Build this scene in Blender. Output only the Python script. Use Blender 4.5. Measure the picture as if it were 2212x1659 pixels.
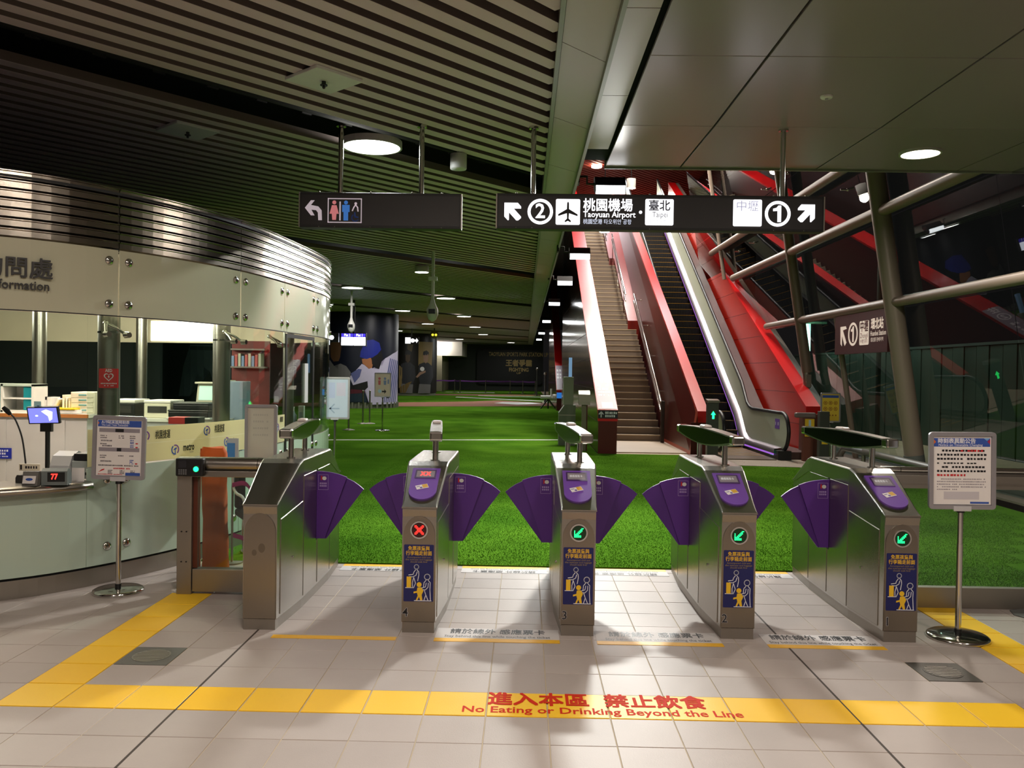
import bpy, bmesh, math, random
from math import sin, cos, pi, sqrt, atan2, radians
from mathutils import Vector, Matrix
random.seed(7)
for _o in list(bpy.data.objects):
    bpy.data.objects.remove(_o, do_unlink=True)
SC = bpy.context.scene
COL = SC.collection

# ------------------------------------------------------------------ camera
CAM_H = 1.655
YAW, PITCH, ROLL, FPX = -0.0153, -0.0138, 0.0150, 1825.0
_f = Vector((sin(YAW) * cos(PITCH), cos(YAW) * cos(PITCH), sin(PITCH)))
_r = Vector((cos(YAW), -sin(YAW), 0))
_u = _r.cross(_f)
_r2 = _r * cos(ROLL) + _u * sin(ROLL)
_u2 = _u * cos(ROLL) - _r * sin(ROLL)
cd = bpy.data.cameras.new('camera')
cd.sensor_fit = 'HORIZONTAL'; cd.sensor_width = 36.0
cd.lens = FPX / 2212.0 * 36.0
cd.clip_start = 0.05; cd.clip_end = 400
cam = bpy.data.objects.new('camera', cd); COL.objects.link(cam)
cam.matrix_world = Matrix(((_r2.x, _u2.x, -_f.x, 0), (_r2.y, _u2.y, -_f.y, 0), (_r2.z, _u2.z, -_f.z, CAM_H), (0, 0, 0, 1)))
SC.camera = cam

# ------------------------------------------------------------------ world, view, lights
W = bpy.data.worlds.new('night'); SC.world = W; W.use_nodes = True
W.node_tree.nodes['Background'].inputs[0].default_value = (0.026, 0.024, 0.024, 1)
W.node_tree.nodes['Background'].inputs[1].default_value = 0.25
SC.view_settings.view_transform = 'Standard'; SC.view_settings.look = 'None'
SC.view_settings.gamma = 1.0; SC.view_settings.use_curve_mapping = False
SC.view_settings.exposure = 0.14
try:
    SC.cycles.use_denoising = True
    SC.cycles.max_bounces = 8; SC.cycles.diffuse_bounces = 3; SC.cycles.glossy_bounces = 4
    SC.cycles.transparent_max_bounces = 16; SC.cycles.sample_clamp_indirect = 6.0
    SC.cycles.caustics_reflective = False; SC.cycles.caustics_refractive = False
except Exception:
    pass

def light(kind, loc, energy, color=(1, 1, 1), size=0.3, size_y=None, target=None, spot=None, blend=0.5, shape=None, spread=None):
    ld = bpy.data.lights.new('lamp_light', kind)
    ld.energy = energy; ld.color = color
    if kind == 'AREA':
        ld.shape = shape or ('RECTANGLE' if size_y else 'DISK')
        ld.size = size
        if size_y: ld.size_y = size_y
        if spread: ld.spread = radians(spread)
    else:
        ld.shadow_soft_size = size
        if kind == 'SPOT':
            ld.spot_size = radians(spot or 60); ld.spot_blend = blend
    o = bpy.data.objects.new('lamp_light', ld); COL.objects.link(o)
    o.location = loc
    t = Vector(target) if target is not None else Vector(loc) - Vector((0, 0, 1))
    o.rotation_euler = (t - Vector(loc)).to_track_quat('-Z', 'Y').to_euler()
    return o

WARM = (1.0, 0.895, 0.785); COOL = (0.92, 0.97, 1.0); NEU = (1.0, 0.95, 0.90)
# hall downlights over and behind the camera (the fittings themselves are built further down)
HALL_LAMPS = [(-2.6, 1.6), (-0.9, 3.2), (1.6, 1.4), (3.6, 2.8), (-2.2, -2.5), (2.2, -2.5)]
for _x, _y in HALL_LAMPS:
    light('AREA', (_x, _y, 4.08), 42, WARM, 0.5)
# round lamps in the dark gaps of the slatted ceiling
GAP_LAMPS = [(-1.72, 9.29), (-5.2, 25.2), (-2.7, 28.4), (-7.6, 31.8), (-5.06, 34.6), (-2.76, 37.6), (-7.7, 41.4), (-5.1, 43.9), (-2.8, 46.4), (-2.8, 55.5), (-7.9, 52.0), (-5.0, 64.0), (-1.2, 70.0)]  # the last lamp is added to brighten the scoreboard
for _i, (_x, _y) in enumerate(GAP_LAMPS):
    light('AREA', (_x, _y, 4.05), 85 if _i == 0 else 55, COOL if _i == 0 else NEU, 0.6)
light('AREA', (-2.47, 19.9, 3.95), 60, NEU, 0.25)
# downlights in the metal panel ceiling
light('AREA', (4.33, 9.44, 4.10), 105, WARM, 0.4)
# stadium floodlights under the soffit edge: a lens at (x, y, z) aimed back and down at the turf and the gates
FLOODS = [(1.08, 11.1, 4.10), (1.02, 16.3, 3.94), (1.0, 22.0, 4.03), (0.98, 29.5, 4.1), (0.98, 40.0, 4.12), (0.98, 52.0, 4.12), (0.98, 62.0, 4.12)]
for _i, (_x, _y, _z) in enumerate(FLOODS):
    light('AREA', (_x, _y - 0.06, _z - 0.09), (122, 40, 30, 40, 50, 60, 60)[_i], (0.98, 1.0, 0.95), 0.34, 0.12, target=(_x - (0.75 if _i == 0 else 2.6), _y - 4.0, 0.0), spread=100)
# spots, pendants and added fill lights high over the stairs and escalator
light('SPOT', (2.9, 27.0, 10.2), 420, WARM, 0.15, target=(1.7, 22.0, 3.2), spot=46, blend=0.8)
light('SPOT', (4.6, 22.0, 10.2), 1300, WARM, 0.15, target=(3.6, 19.0, 0.9), spot=60, blend=0.8)
light('SPOT', (4.7, 33.0, 10.2), 2200, WARM, 0.12, target=(5.8, 29.0, 5.0), spot=40, blend=0.8)
light('SPOT', (2.9, 36.0, 10.2), 1500, (0.85, 0.95, 1.0), 0.12, target=(3.3, 30.5, 6.0), spot=55, blend=0.8)
light('SPOT', (4.6, 26.5, 10.2), 800, COOL, 0.12, target=(5.2, 23.0, 3.0), spot=40, blend=0.8)
light('AREA', (3.5, 22.5, 10.35), 560, WARM, 1.2)  # added fill for the atrium, no lamp known there
light('AREA', (3.25, 31.0, 10.35), 420, NEU, 1.2)  # second added fill over the upper steps
light('POINT', (3.16, 26.0, 7.25), 200, WARM, 0.12)
light('POINT', (2.09, 23.0, 5.40), 170, WARM, 0.12)
light('AREA', (4.3, 42.0, 10.3), 500, WARM, 1.0)  # fill added over the upper floor
# added light outside the glass facade, brightening the boarded wall
light('AREA', (8.3, 20.0, 6.5), 120, (0.80, 1.0, 0.92), 0.6, target=(10.0, 20.0, 1.2))
# information booth interior
BOOTH_LAMPS = [(-3.75, 7.75, 62), (-4.8, 10.2, 95), (-6.4, 9.0, 90), (-4.5, 6.9, 50)]
for _x, _y, _e in BOOTH_LAMPS:
    light('POINT', (_x, _y, 2.36), _e, (1.0, 0.90, 0.76), 0.10)

# ------------------------------------------------------------------ materials
def lin(c):
    return tuple(((v / 255) / 12.92 if v <= 10 else (((v / 255) + 0.055) / 1.055) ** 2.4) for v in c)
MATS = {}
def M(name, c=(128, 128, 128), rough=0.5, metal=0.0, var=0.06, scale=6.0, bump=0.0, bscale=None, emit=0.0, spec=None, stretch=None, coat=0.0):
    if name in MATS: return MATS[name]
    m = bpy.data.materials.new(name); m.use_nodes = True
    nt = m.node_tree; N = nt.nodes; L = nt.links
    b = N['Principled BSDF']; col = lin(c)
    b.inputs['Roughness'].default_value = rough; b.inputs['Metallic'].default_value = metal
    if spec is not None: b.inputs['Specular IOR Level'].default_value = spec
    if coat: b.inputs['Coat Weight'].default_value = coat; b.inputs['Coat Roughness'].default_value = 0.08
    if emit:
        b.inputs['Base Color'].default_value = (*col, 1)
        b.inputs['Emission Color'].default_value = (*col, 1); b.inputs['Emission Strength'].default_value = emit
    else:
        tc = N.new('ShaderNodeTexCoord'); mp = N.new('ShaderNodeMapping')
        if stretch: mp.inputs['Scale'].default_value = stretch
        L.new(tc.outputs['Object'], mp.inputs['Vector'])
        nz = N.new('ShaderNodeTexNoise'); nz.inputs['Scale'].default_value = scale; nz.inputs['Detail'].default_value = 4
        L.new(mp.outputs[0], nz.inputs['Vector'])
        mx = N.new('ShaderNodeMix'); mx.data_type = 'RGBA'
        mx.inputs[6].default_value = (*[v * (1 - var) for v in col], 1); mx.inputs[7].default_value = (*[min(1, v * (1 + var)) for v in col], 1)
        L.new(nz.outputs['Fac'], mx.inputs[0]); L.new(mx.outputs[2], b.inputs['Base Color'])
        if bump:
            n2 = N.new('ShaderNodeTexNoise'); n2.inputs['Scale'].default_value = bscale or scale * 12; n2.inputs['Detail'].default_value = 3
            L.new(mp.outputs[0], n2.inputs['Vector'])
            bp = N.new('ShaderNodeBump'); bp.inputs['Strength'].default_value = bump; bp.inputs['Distance'].default_value = 0.01
            L.new(n2.outputs['Fac'], bp.inputs['Height']); L.new(bp.outputs[0], b.inputs['Normal'])
    MATS[name] = m
    return m
def glass(name, tint=(235, 245, 240), refl=0.06, rough=0.02, ior=1.5):
    if name in MATS: return MATS[name]
    m = bpy.data.materials.new(name); m.use_nodes = True
    nt = m.node_tree; N = nt.nodes; L = nt.links; N.clear()
    out = N.new('ShaderNodeOutputMaterial'); t = N.new('ShaderNodeBsdfTransparent'); t.inputs[0].default_value = (*lin(tint), 1)
    g = N.new('ShaderNodeBsdfGlossy'); g.inputs['Roughness'].default_value = rough; g.inputs[0].default_value = (0.95, 0.97, 0.97, 1)
    ge = N.new('ShaderNodeNewGeometry'); dt = N.new('ShaderNodeVectorMath'); dt.operation = 'DOT_PRODUCT'     # Schlick, the same from both faces
    L.new(ge.outputs['Normal'], dt.inputs[0]); L.new(ge.outputs['Incoming'], dt.inputs[1])
    ab = N.new('ShaderNodeMath'); ab.operation = 'ABSOLUTE'; L.new(dt.outputs['Value'], ab.inputs[0])
    om = N.new('ShaderNodeMath'); om.operation = 'SUBTRACT'; om.inputs[0].default_value = 1.0; L.new(ab.outputs[0], om.inputs[1])
    fr = N.new('ShaderNodeMath'); fr.operation = 'POWER'; fr.inputs[1].default_value = 5.0; L.new(om.outputs[0], fr.inputs[0])
    ad = N.new('ShaderNodeMath'); ad.operation = 'ADD'; ad.inputs[1].default_value = refl; ad.use_clamp = True
    mx = N.new('ShaderNodeMixShader')
    L.new(fr.outputs[0], ad.inputs[0]); L.new(ad.outputs[0], mx.inputs[0]); L.new(t.outputs[0], mx.inputs[1]); L.new(g.outputs[0], mx.inputs[2]); L.new(mx.outputs[0], out.inputs[0])
    MATS[name] = m
    return m

STEEL = M('brushed_steel', (168, 163, 155), 0.27, 1.0, 0.05, 3, 0.05, 90, stretch=(1, 1, 14))
STEEL_D = M('dull_steel', (158, 151, 142), 0.42, .85, 0.08, 3, 0.04, 80)
CHROME = M('polished_steel', (205, 203, 198), 0.12, 1.0, 0.02)
BLACK = M('black_plastic', (18, 18, 20), 0.45)
DARK = M('dark_void', (9, 10, 11), 0.9)
WHITE = M('white_plastic', (226, 224, 218), 0.45)
PAPER = M('printed_paper', (232, 226, 224), 0.6)
PURPLE = M('purple_panel', (92, 48, 138), 0.38, 0, 0.05, 4)
PURPLE_D = M('purple_leaf_back', (84, 43, 128), 0.42, 0, 0.05, 4)
YELLOW = M('yellow_vinyl', (238, 180, 30), 0.5, 0, 0.10, 9, 0.08, 120)
NAVY = M('navy_print', (22, 28, 92), 0.45)
INKW = M('white_ink', (226, 226, 236), 0.5)
INKY = M('yellow_ink', (236, 190, 40), 0.5)
INKK = M('black_ink', (26, 24, 28), 0.5)
INKR = M('red_ink', (196, 44, 48), 0.5)
INKB = M('blue_ink', (52, 84, 168), 0.5)
INKG = M('grey_ink', (150, 142, 150), 0.5)
SILVER = M('silver_frame', (178, 174, 180), 0.35, 0.6, 0.03)
RED = M('red_lacquer', (206, 10, 14), 0.34, 0, 0.05, 2, 0.02, 14, coat=0.12)
RED_D = M('maroon_panel', (120, 30, 22), 0.30, 0.15, 0.10, 1.5)
GLASS = glass('clear_glass', refl=0.035)
SPH = None

# ------------------------------------------------------------------ mesh helpers
class MB:
    def __init__(s): s.v = []; s.f = []; s.mi = []; s.sm = []; s.m = 0; s.T = None
    def add(s, vs, fs, smooth=False):
        k = len(s.v)
        for p in vs:
            p = Vector(p)
            s.v.append(s.T @ p if s.T is not None else p)
        for f in fs:
            s.f.append([k + i for i in f]); s.mi.append(s.m); s.sm.append(smooth)
        return s
    def box(s, x0, x1, y0, y1, z0, z1, b=0.0):
        if b <= 0:
            vs = [(x, y, z) for z in (z0, z1) for y in (y0, y1) for x in (x0, x1)]
            return s.add(vs, [(0, 2, 3, 1), (4, 5, 7, 6), (0, 1, 5, 4), (2, 6, 7, 3), (0, 4, 6, 2), (1, 3, 7, 5)])
        b = min(b, (x1 - x0) * .49, (y1 - y0) * .49, (z1 - z0) * .49)
        bm = bmesh.new(); bmesh.ops.create_cube(bm, size=1)
        for v in bm.verts: v.co = Vector(((x0 + x1) / 2 + v.co.x * (x1 - x0), (y0 + y1) / 2 + v.co.y * (y1 - y0), (z0 + z1) / 2 + v.co.z * (z1 - z0)))
        bmesh.ops.bevel(bm, geom=bm.edges[:] + bm.verts[:], offset=b, segments=2, profile=0.5, affect='EDGES')
        return s.bm(bm)
    def bm(s, bm, smooth=False):
        bm.verts.index_update()
        s.add([v.co for v in bm.verts], [[v.index for v in f.verts] for f in bm.faces], smooth); bm.free(); return s
    def prism(s, poly, a, b, axis='y'):
        """extrude a 2D polygon along an axis: axis y -> poly is (x, z); axis x -> (y, z); axis z -> (x, y)"""
        n = len(poly)
        def P(p, t): return (p[0], t, p[1]) if axis == 'y' else ((t, p[0], p[1]) if axis == 'x' else (p[0], p[1], t))
        vs = [P(p, a) for p in poly] + [P(p, b) for p in poly]
        ar = sum(poly[i][0] * poly[(i + 1) % n][1] - poly[(i + 1) % n][0] * poly[i][1] for i in range(n))
        fl = (ar > 0) ^ (b > a) ^ (axis == 'y')
        fs = [list(range(n)), list(range(2 * n - 1, n - 1, -1))] + [(i, n + i, n + (i + 1) % n, (i + 1) % n) for i in range(n)]
        if not fl: fs = [f[::-1] for f in fs]
        fs = [f[::-1] for f in fs] if False else fs
        return s.add(vs, fs)
    def cyl(s, p, q, r, r2=None, n=16, caps=True, smooth=True):
        p = Vector(p); q = Vector(q); r2 = r if r2 is None else r2
        d = (q - p).normalized(); a = d.orthogonal().normalized(); b = d.cross(a)
        vs = [p + (a * cos(2 * pi * i / n) + b * sin(2 * pi * i / n)) * r for i in range(n)] + [q + (a * cos(2 * pi * i / n) + b * sin(2 * pi * i / n)) * r2 for i in range(n)]
        s.add(vs, [(i, (i + 1) % n, n + (i + 1) % n, n + i) for i in range(n)], smooth)
        if caps:
            s.add(vs[:n], [list(range(n - 1, -1, -1))]); s.add(vs[n:], [list(range(n))])
        return s
    def tube(s, pts, r, n=10, closed=False, caps=True):
        pts = [Vector(p) for p in pts]; m = len(pts); rings = []; a = None
        for i, p in enumerate(pts):
            if closed: d = (pts[(i + 1) % m] - pts[i - 1])
            else: d = pts[min(i + 1, m - 1)] - pts[max(i - 1, 0)]
            d.normalize()
            a = d.orthogonal().normalized() if a is None else (a - d * a.dot(d)).normalized()
            b = d.cross(a); rr = r[i] if isinstance(r, (list, tuple)) else r
            rings.append([p + (a * cos(2 * pi * k / n) + b * sin(2 * pi * k / n)) * rr for k in range(n)])
        vs = [q for g in rings for q in g]; fs = []
        for i in range(m if closed else m - 1):
            j = (i + 1) % m
            for k in range(n): fs.append((i * n + k, i * n + (k + 1) % n, j * n + (k + 1) % n, j * n + k))
        s.add(vs, fs, True)
        if caps and not closed: s.add(rings[0], [list(range(n - 1, -1, -1))]); s.add(rings[-1], [list(range(n))])
        return s
    def lathe(s, prof, c=(0, 0, 0), n=24, axis='z'):
        c = Vector(c); m = len(prof); vs = []
        for r, h in prof:
            for k in range(n):
                t = 2 * pi * k / n
                vs.append(c + (Vector((r * cos(t), r * sin(t), h)) if axis == 'z' else Vector((r * cos(t), -h, r * sin(t)))))
        fs = [(i * n + k, i * n + (k + 1) % n, (i + 1) * n + (k + 1) % n, (i + 1) * n + k) for i in range(m - 1) for k in range(n)]
        s.add(vs, fs, True)
        if prof[0][0] > 1e-5: s.add(vs[:n], [list(range(n - 1, -1, -1))])
        if prof[-1][0] > 1e-5: s.add(vs[-n:], [list(range(n))])
        return s
    def ball(s, c, rx, ry=None, rz=None, n=14, m=8):
        ry = rx if ry is None else ry; rz = rx if rz is None else rz
        vs = []; 
        for i in range(m + 1):
            a = -pi / 2 + pi * i / m
            for k in range(n): vs.append((c[0] + rx * cos(a) * cos(2 * pi * k / n), c[1] + ry * cos(a) * sin(2 * pi * k / n), c[2] + rz * sin(a)))
        return s.add(vs, [(i * n + k, i * n + (k + 1) % n, (i + 1) * n + (k + 1) % n, (i + 1) * n + k) for i in range(m) for k in range(n)], True)
    def sheet(s, rows, smooth=True, t=None):
        """grid of points (rows of equal length); t = thickness vector"""
        R = len(rows); Cn = len(rows[0]); vs = [p for r in rows for p in r]
        fs = [(i * Cn + k, i * Cn + k + 1, (i + 1) * Cn + k + 1, (i + 1) * Cn + k) for i in range(R - 1) for k in range(Cn - 1)]
        s.add(vs, fs, smooth)
        return s
    def build(s, name, mats, parent=None, loc=None):
        if not s.f: return None
        me = bpy.data.meshes.new(name)
        me.from_pydata([tuple(v) for v in s.v], [], s.f)
        mats = mats if isinstance(mats, (list, tuple)) else [mats]
        for m in mats: me.materials.append(m)
        me.polygons.foreach_set('material_index', s.mi); me.polygons.foreach_set('use_smooth', s.sm)
        bm = bmesh.new(); bm.from_mesh(me); bmesh.ops.recalc_face_normals(bm, faces=bm.faces[:]); bm.to_mesh(me); bm.free()
        me.update()
        o = bpy.data.objects.new(name, me); COL.objects.link(o)
        if parent is not None: o.parent = parent
        if loc is not None: o.location = loc
        if name in ('print', 'pictogram_line', 'flap_label', 'keypad', 'indicator_sign', 'fixing', 'bracket', 'glass_fitting', 'base_slats', 'faded_picture', 'ceiling_fitting'): o['kind'] = 'stuff'
        return o
def tag(o, label=None, cat=None, group=None, kind=None):
    if label: o['label'] = label
    if cat: o['category'] = cat
    if group: o['group'] = group
    if kind: o['kind'] = kind
    return o
def thing(name, label, cat, loc=(0, 0, 0), rz=0.0, group=None):
    o = bpy.data.objects.new(name, None); o.empty_display_size = 0.1; COL.objects.link(o)
    o.location = loc; o.rotation_euler = (0, 0, rz)
    return tag(o, label, cat, group)
def setting(o): o['kind'] = 'structure'; return o
KIDS = {}
def copy_tree(o, parent=None, depth=0):
    c = o.copy(); COL.objects.link(c)
    if parent is not None: c.parent = parent
    for ch in list(o.children): copy_tree(ch, c, depth + 1)
    return c
def dup(root, loc, rz=None, label=None, group=None):
    c = copy_tree(root); c.location = loc
    if rz is not None: c.rotation_euler = (0, 0, rz)
    if label: c['label'] = label
    if group: c['group'] = group
    return c
def inst(me_obj, name, parent, loc=(0, 0, 0), rot=(0, 0, 0)):
    o = bpy.data.objects.new(name, me_obj.data); COL.objects.link(o); o.parent = parent; o.location = loc; o.rotation_euler = rot
    return o
# text -> mesh
TCACHE = {}
def text_mesh(s, bold=0.0, ext=0.0, spacing=1.0, align='CENTER'):
    key = (s, bold, ext, spacing, align)
    if key in TCACHE: return TCACHE[key]
    cu = bpy.data.curves.new('lettering', 'FONT'); cu.body = s; cu.size = 1.0; cu.align_x = align; cu.align_y = 'CENTER'
    cu.offset = bold; cu.extrude = ext; cu.resolution_u = 2; cu.space_character = spacing
    o = bpy.data.objects.new('lettering', cu); COL.objects.link(o)
    dg = bpy.context.evaluated_depsgraph_get(); dg.update()
    me = bpy.data.meshes.new_from_object(o.evaluated_get(dg))
    bpy.data.objects.remove(o, do_unlink=True)
    TCACHE[key] = me
    return me
FRONT = Matrix.Rotation(pi / 2, 4, 'X')            # text facing -Y
def text(s, mat, parent, pos, h, width=None, T=None, bold=0.0, ext=0.0, align='CENTER', name='lettering', sx=1.0):
    """lettering of height h (em) fitted to an optional width; T = frame whose XY plane carries it"""
    cjk = bold > 0 and any(ord(ch) > 0x2E80 for ch in s)
    me = text_mesh(s, 0.0 if cjk else bold, ext, 1.0, align).copy()
    if cjk:                                            # heavier strokes: the same outlines laid over each other a little shifted
        bm = bmesh.new(); b_ = bold * 1.3
        for dx, dy, dz in ((-b_, -b_, 0), (b_, -b_, .00015), (-b_, b_, .0003), (b_, b_, .00045), (0, 0, .0006)):
            k = len(bm.verts); bm.from_mesh(me); bm.verts.ensure_lookup_table()
            for v in bm.verts[k:]: v.co.x += dx; v.co.y += dy; v.co.z += dz
        bm.to_mesh(me); bm.free()
    me.materials.clear(); me.materials.append(mat)
    if width and len(me.vertices):
        xs = [v.co.x for v in me.vertices]; w = max(xs) - min(xs)
        sx = width / (w * h)
    me.transform(Matrix.Diagonal((h * sx, h, 1, 1)))
    if T is not None: me.transform(T)
    o = bpy.data.objects.new(name, me); COL.objects.link(o)
    if parent is not None: o.parent = parent
    o.location = pos
    return o
def ngon(cx, cy, r, n=20, ry=None, a0=0.0): return [(cx + r * cos(a0 + 2 * pi * i / n), cy + (ry or r) * sin(a0 + 2 * pi * i / n)) for i in range(n)]
def rrect(x0, x1, y0, y1, r, n=4):
    P = []
    for cx, cy, a in ((x1 - r, y0 + r, -pi / 2), (x1 - r, y1 - r, 0), (x0 + r, y1 - r, pi / 2), (x0 + r, y0 + r, pi)):
        for i in range(n + 1): P.append((cx + r * cos(a + pi / 2 * i / n), cy + r * sin(a + pi / 2 * i / n)))
    return P
def ring(mb, outer, inner, a, b, axis='y'):
    n = len(outer)
    def P(p, t): return (p[0], t, p[1]) if axis == 'y' else ((t, p[0], p[1]) if axis == 'x' else (p[0], p[1], t))
    vs = [P(p, a) for p in outer] + [P(p, a) for p in inner] + [P(p, b) for p in outer] + [P(p, b) for p in inner]
    fs = []
    for i in range(n):
        j = (i + 1) % n
        fs += [(i, j, n + j, n + i), (2 * n + i, 3 * n + i, 3 * n + j, 2 * n + j), (i, 2 * n + i, 2 * n + j, j), (n + i, n + j, 3 * n + j, 3 * n + i)]
    return mb.add(vs, fs)
def lerp(a, b, t): return a + (b - a) * t
def catmull(pts, per=8):
    P = [Vector(p) for p in pts]; out = []
    for i in range(len(P) - 1):
        a = P[max(i - 1, 0)]; b = P[i]; c = P[i + 1]; d = P[min(i + 2, len(P) - 1)]
        for k in range(per):
            t = k / per
            out.append(0.5 * ((2 * b) + (c - a) * t + (2 * a - 5 * b + 4 * c - d) * t * t + (3 * b - a - 3 * c + d) * t ** 3))
    out.append(P[-1]); return out
# ================================================================== THE SETTING
GX, GY, TS = -2.265, 4.037, 0.300        # tile grid origin and pitch
# ---- floor
FLOOR_TILE = bpy.data.materials.new('floor_tile'); FLOOR_TILE.use_nodes = True
def _tile_mat(m, c1, c2, rough):
    nt = m.node_tree; N = nt.nodes; L = nt.links; b = N['Principled BSDF']
    oi = N.new('ShaderNodeObjectInfo'); tc = N.new('ShaderNodeTexCoord')
    va = N.new('ShaderNodeVectorMath'); va.operation = 'ADD'
    L.new(tc.outputs['Object'], va.inputs[0]); L.new(oi.outputs['Location'], va.inputs[1])
    nz = N.new('ShaderNodeTexNoise'); nz.inputs['Scale'].default_value = 3.0; nz.inputs['Detail'].default_value = 8; nz.inputs['Roughness'].default_value = 0.7
    L.new(va.outputs[0], nz.inputs['Vector'])
    ad = N.new('ShaderNodeMath'); ad.operation = 'MULTIPLY_ADD'; ad.inputs[1].default_value = 0.45
    L.new(oi.outputs['Random'], ad.inputs[0]); 
    mu = N.new('ShaderNodeMath'); mu.operation = 'MULTIPLY'; mu.inputs[1].default_value = 0.55
    L.new(nz.outputs['Fac'], mu.inputs[0]); L.new(mu.outputs[0], ad.inputs[2])
    mx = N.new('ShaderNodeMix'); mx.data_type = 'RGBA'; mx.inputs[6].default_value = (*lin(c1), 1); mx.inputs[7].default_value = (*lin(c2), 1)
    L.new(ad.outputs[0], mx.inputs[0]); L.new(mx.outputs[2], b.inputs['Base Color'])
    b.inputs['Roughness'].default_value = rough; b.inputs['Specular IOR Level'].default_value = 0.25
    n2 = N.new('ShaderNodeTexNoise'); n2.inputs['Scale'].default_value = 140; L.new(va.outputs[0], n2.inputs['Vector'])
    bp = N.new('ShaderNodeBump'); bp.inputs['Strength'].default_value = 0.06; bp.inputs['Distance'].default_value = 0.01
    L.new(n2.outputs['Fac'], bp.inputs['Height']); L.new(bp.outputs[0], b.inputs['Normal'])
_tile_mat(FLOOR_TILE, (164, 152, 146), (184, 172, 166), 0.48)
YTILE = bpy.data.materials.new('yellow_tile'); YTILE.use_nodes = True
_tile_mat(YTILE, (244, 186, 26), (252, 206, 56), 0.45)
mb = MB(); mb.box(-14, 10, -8, 78, -0.3, -0.003)
floor = setting(mb.build('floor', M('grout', (190, 174, 146), 0.8, 0, 0.2, 2)))
def tile_proto(name, mat, h):
    a = TS / 2 - (0.0022 if h < .001 else .0042); t = 0.0015
    m = MB(); vs = [(-a, -a, -0.01), (a, -a, -0.01), (a, a, -0.01), (-a, a, -0.01), (-a, -a, h - t), (a, -a, h - t), (a, a, h - t), (-a, a, h - t),
                    (-a + t, -a + t, h), (a - t, -a + t, h), (a - t, a - t, h), (-a + t, a - t, h)]
    m.add(vs, [(0, 1, 5, 4), (1, 2, 6, 5), (2, 3, 7, 6), (3, 0, 4, 7), (4, 5, 9, 8), (5, 6, 10, 9), (6, 7, 11, 10), (7, 4, 8, 11), (8, 9, 10, 11)])
    return m.build(name, mat, floor)
def visible(x, y, z=0.0, mx=70, my=40):
    d = Vector((x, y, z - CAM_H)); w = d.dot(_f)
    if w < 0.2: return False
    px = 1106 + FPX * d.dot(_r2) / w; py = 829.5 - FPX * d.dot(_u2) / w
    return -mx < px < 2212 + mx and -my < py < 1659 + my
def booth_x(y):
    P = [(-4.6, 5.2), (-4.1, 5.5), (-3.65, 5.83), (-3.4, 6.03), (-3.13, 6.45), (-2.88, 6.95), (-2.69, 7.5)]
    for a, b in zip(P, P[1:]):
        if a[1] <= y <= b[1]: return lerp(a[0], b[0], (y - a[1]) / (b[1] - a[1]))
    return -9 if y < 5.2 else -2.6
first = None; yfirst = None
DRAINS = ((0, 2), (15, 2))
for j in range(-3, 11):
    for i in range(-9, 25):
        x = GX + (i + .5) * TS; y = GY + (j + .5) * TS
        if not visible(x, y) or x < booth_x(y) - 0.1 or (i, j) in DRAINS: continue
        if y > 6.3 and (x > 2.75 or x < -2.0): continue
        yel = j == 0 and i >= -1 or (i in (-1, 17) and 1 <= j <= 6)
        if yel:
            if yfirst is None: yfirst = tile_proto('yellow_tile', YTILE, 0.002); yfirst.location = (x, y, 0)
            else: inst(yfirst, 'yellow_tile', floor, (x, y, 0))
        else:
            if first is None: first = tile_proto('floor_tile', FLOOR_TILE, 0.0); first.location = (x, y, 0)
            else: inst(first, 'floor_tile', floor, (x, y, random.uniform(-.0006, .0004)))
# floor beyond the single tiles: the same tiles, joined
mb = MB()
for j in range(-40, 11):
    for i in range(-38, 40):
        x = GX + (i + .5) * TS; y = GY + (j + .5) * TS
        near = -3 <= j and -9 <= i < 25 and visible(x, y) and not (y > 6.3 and (x > 2.75 or x < -2.0)) and x >= booth_x(y) - 0.1
        if near or y > 7.1 or y < -7.8 or x < -13.8 or x > 9.8: continue
        mb.box(x - .1475, x + .1475, y - .1475, y + .1475, -.012, -.0005)
tag(mb.build('outer_floor_tile', FLOOR_TILE, floor), kind='stuff')
# dark expansion joints, two of them
for gi, j0, j1 in ((2, -4, 5), (13, -4, 9)):
    m = MB(); x = GX + gi * TS; m.box(x - .006, x + .006, GY + j0 * TS, GY + j1 * TS, -.008, .0006)
    m.build('expansion_joint', M('joint_rubber', (62, 52, 44), 0.8), floor)
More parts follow.
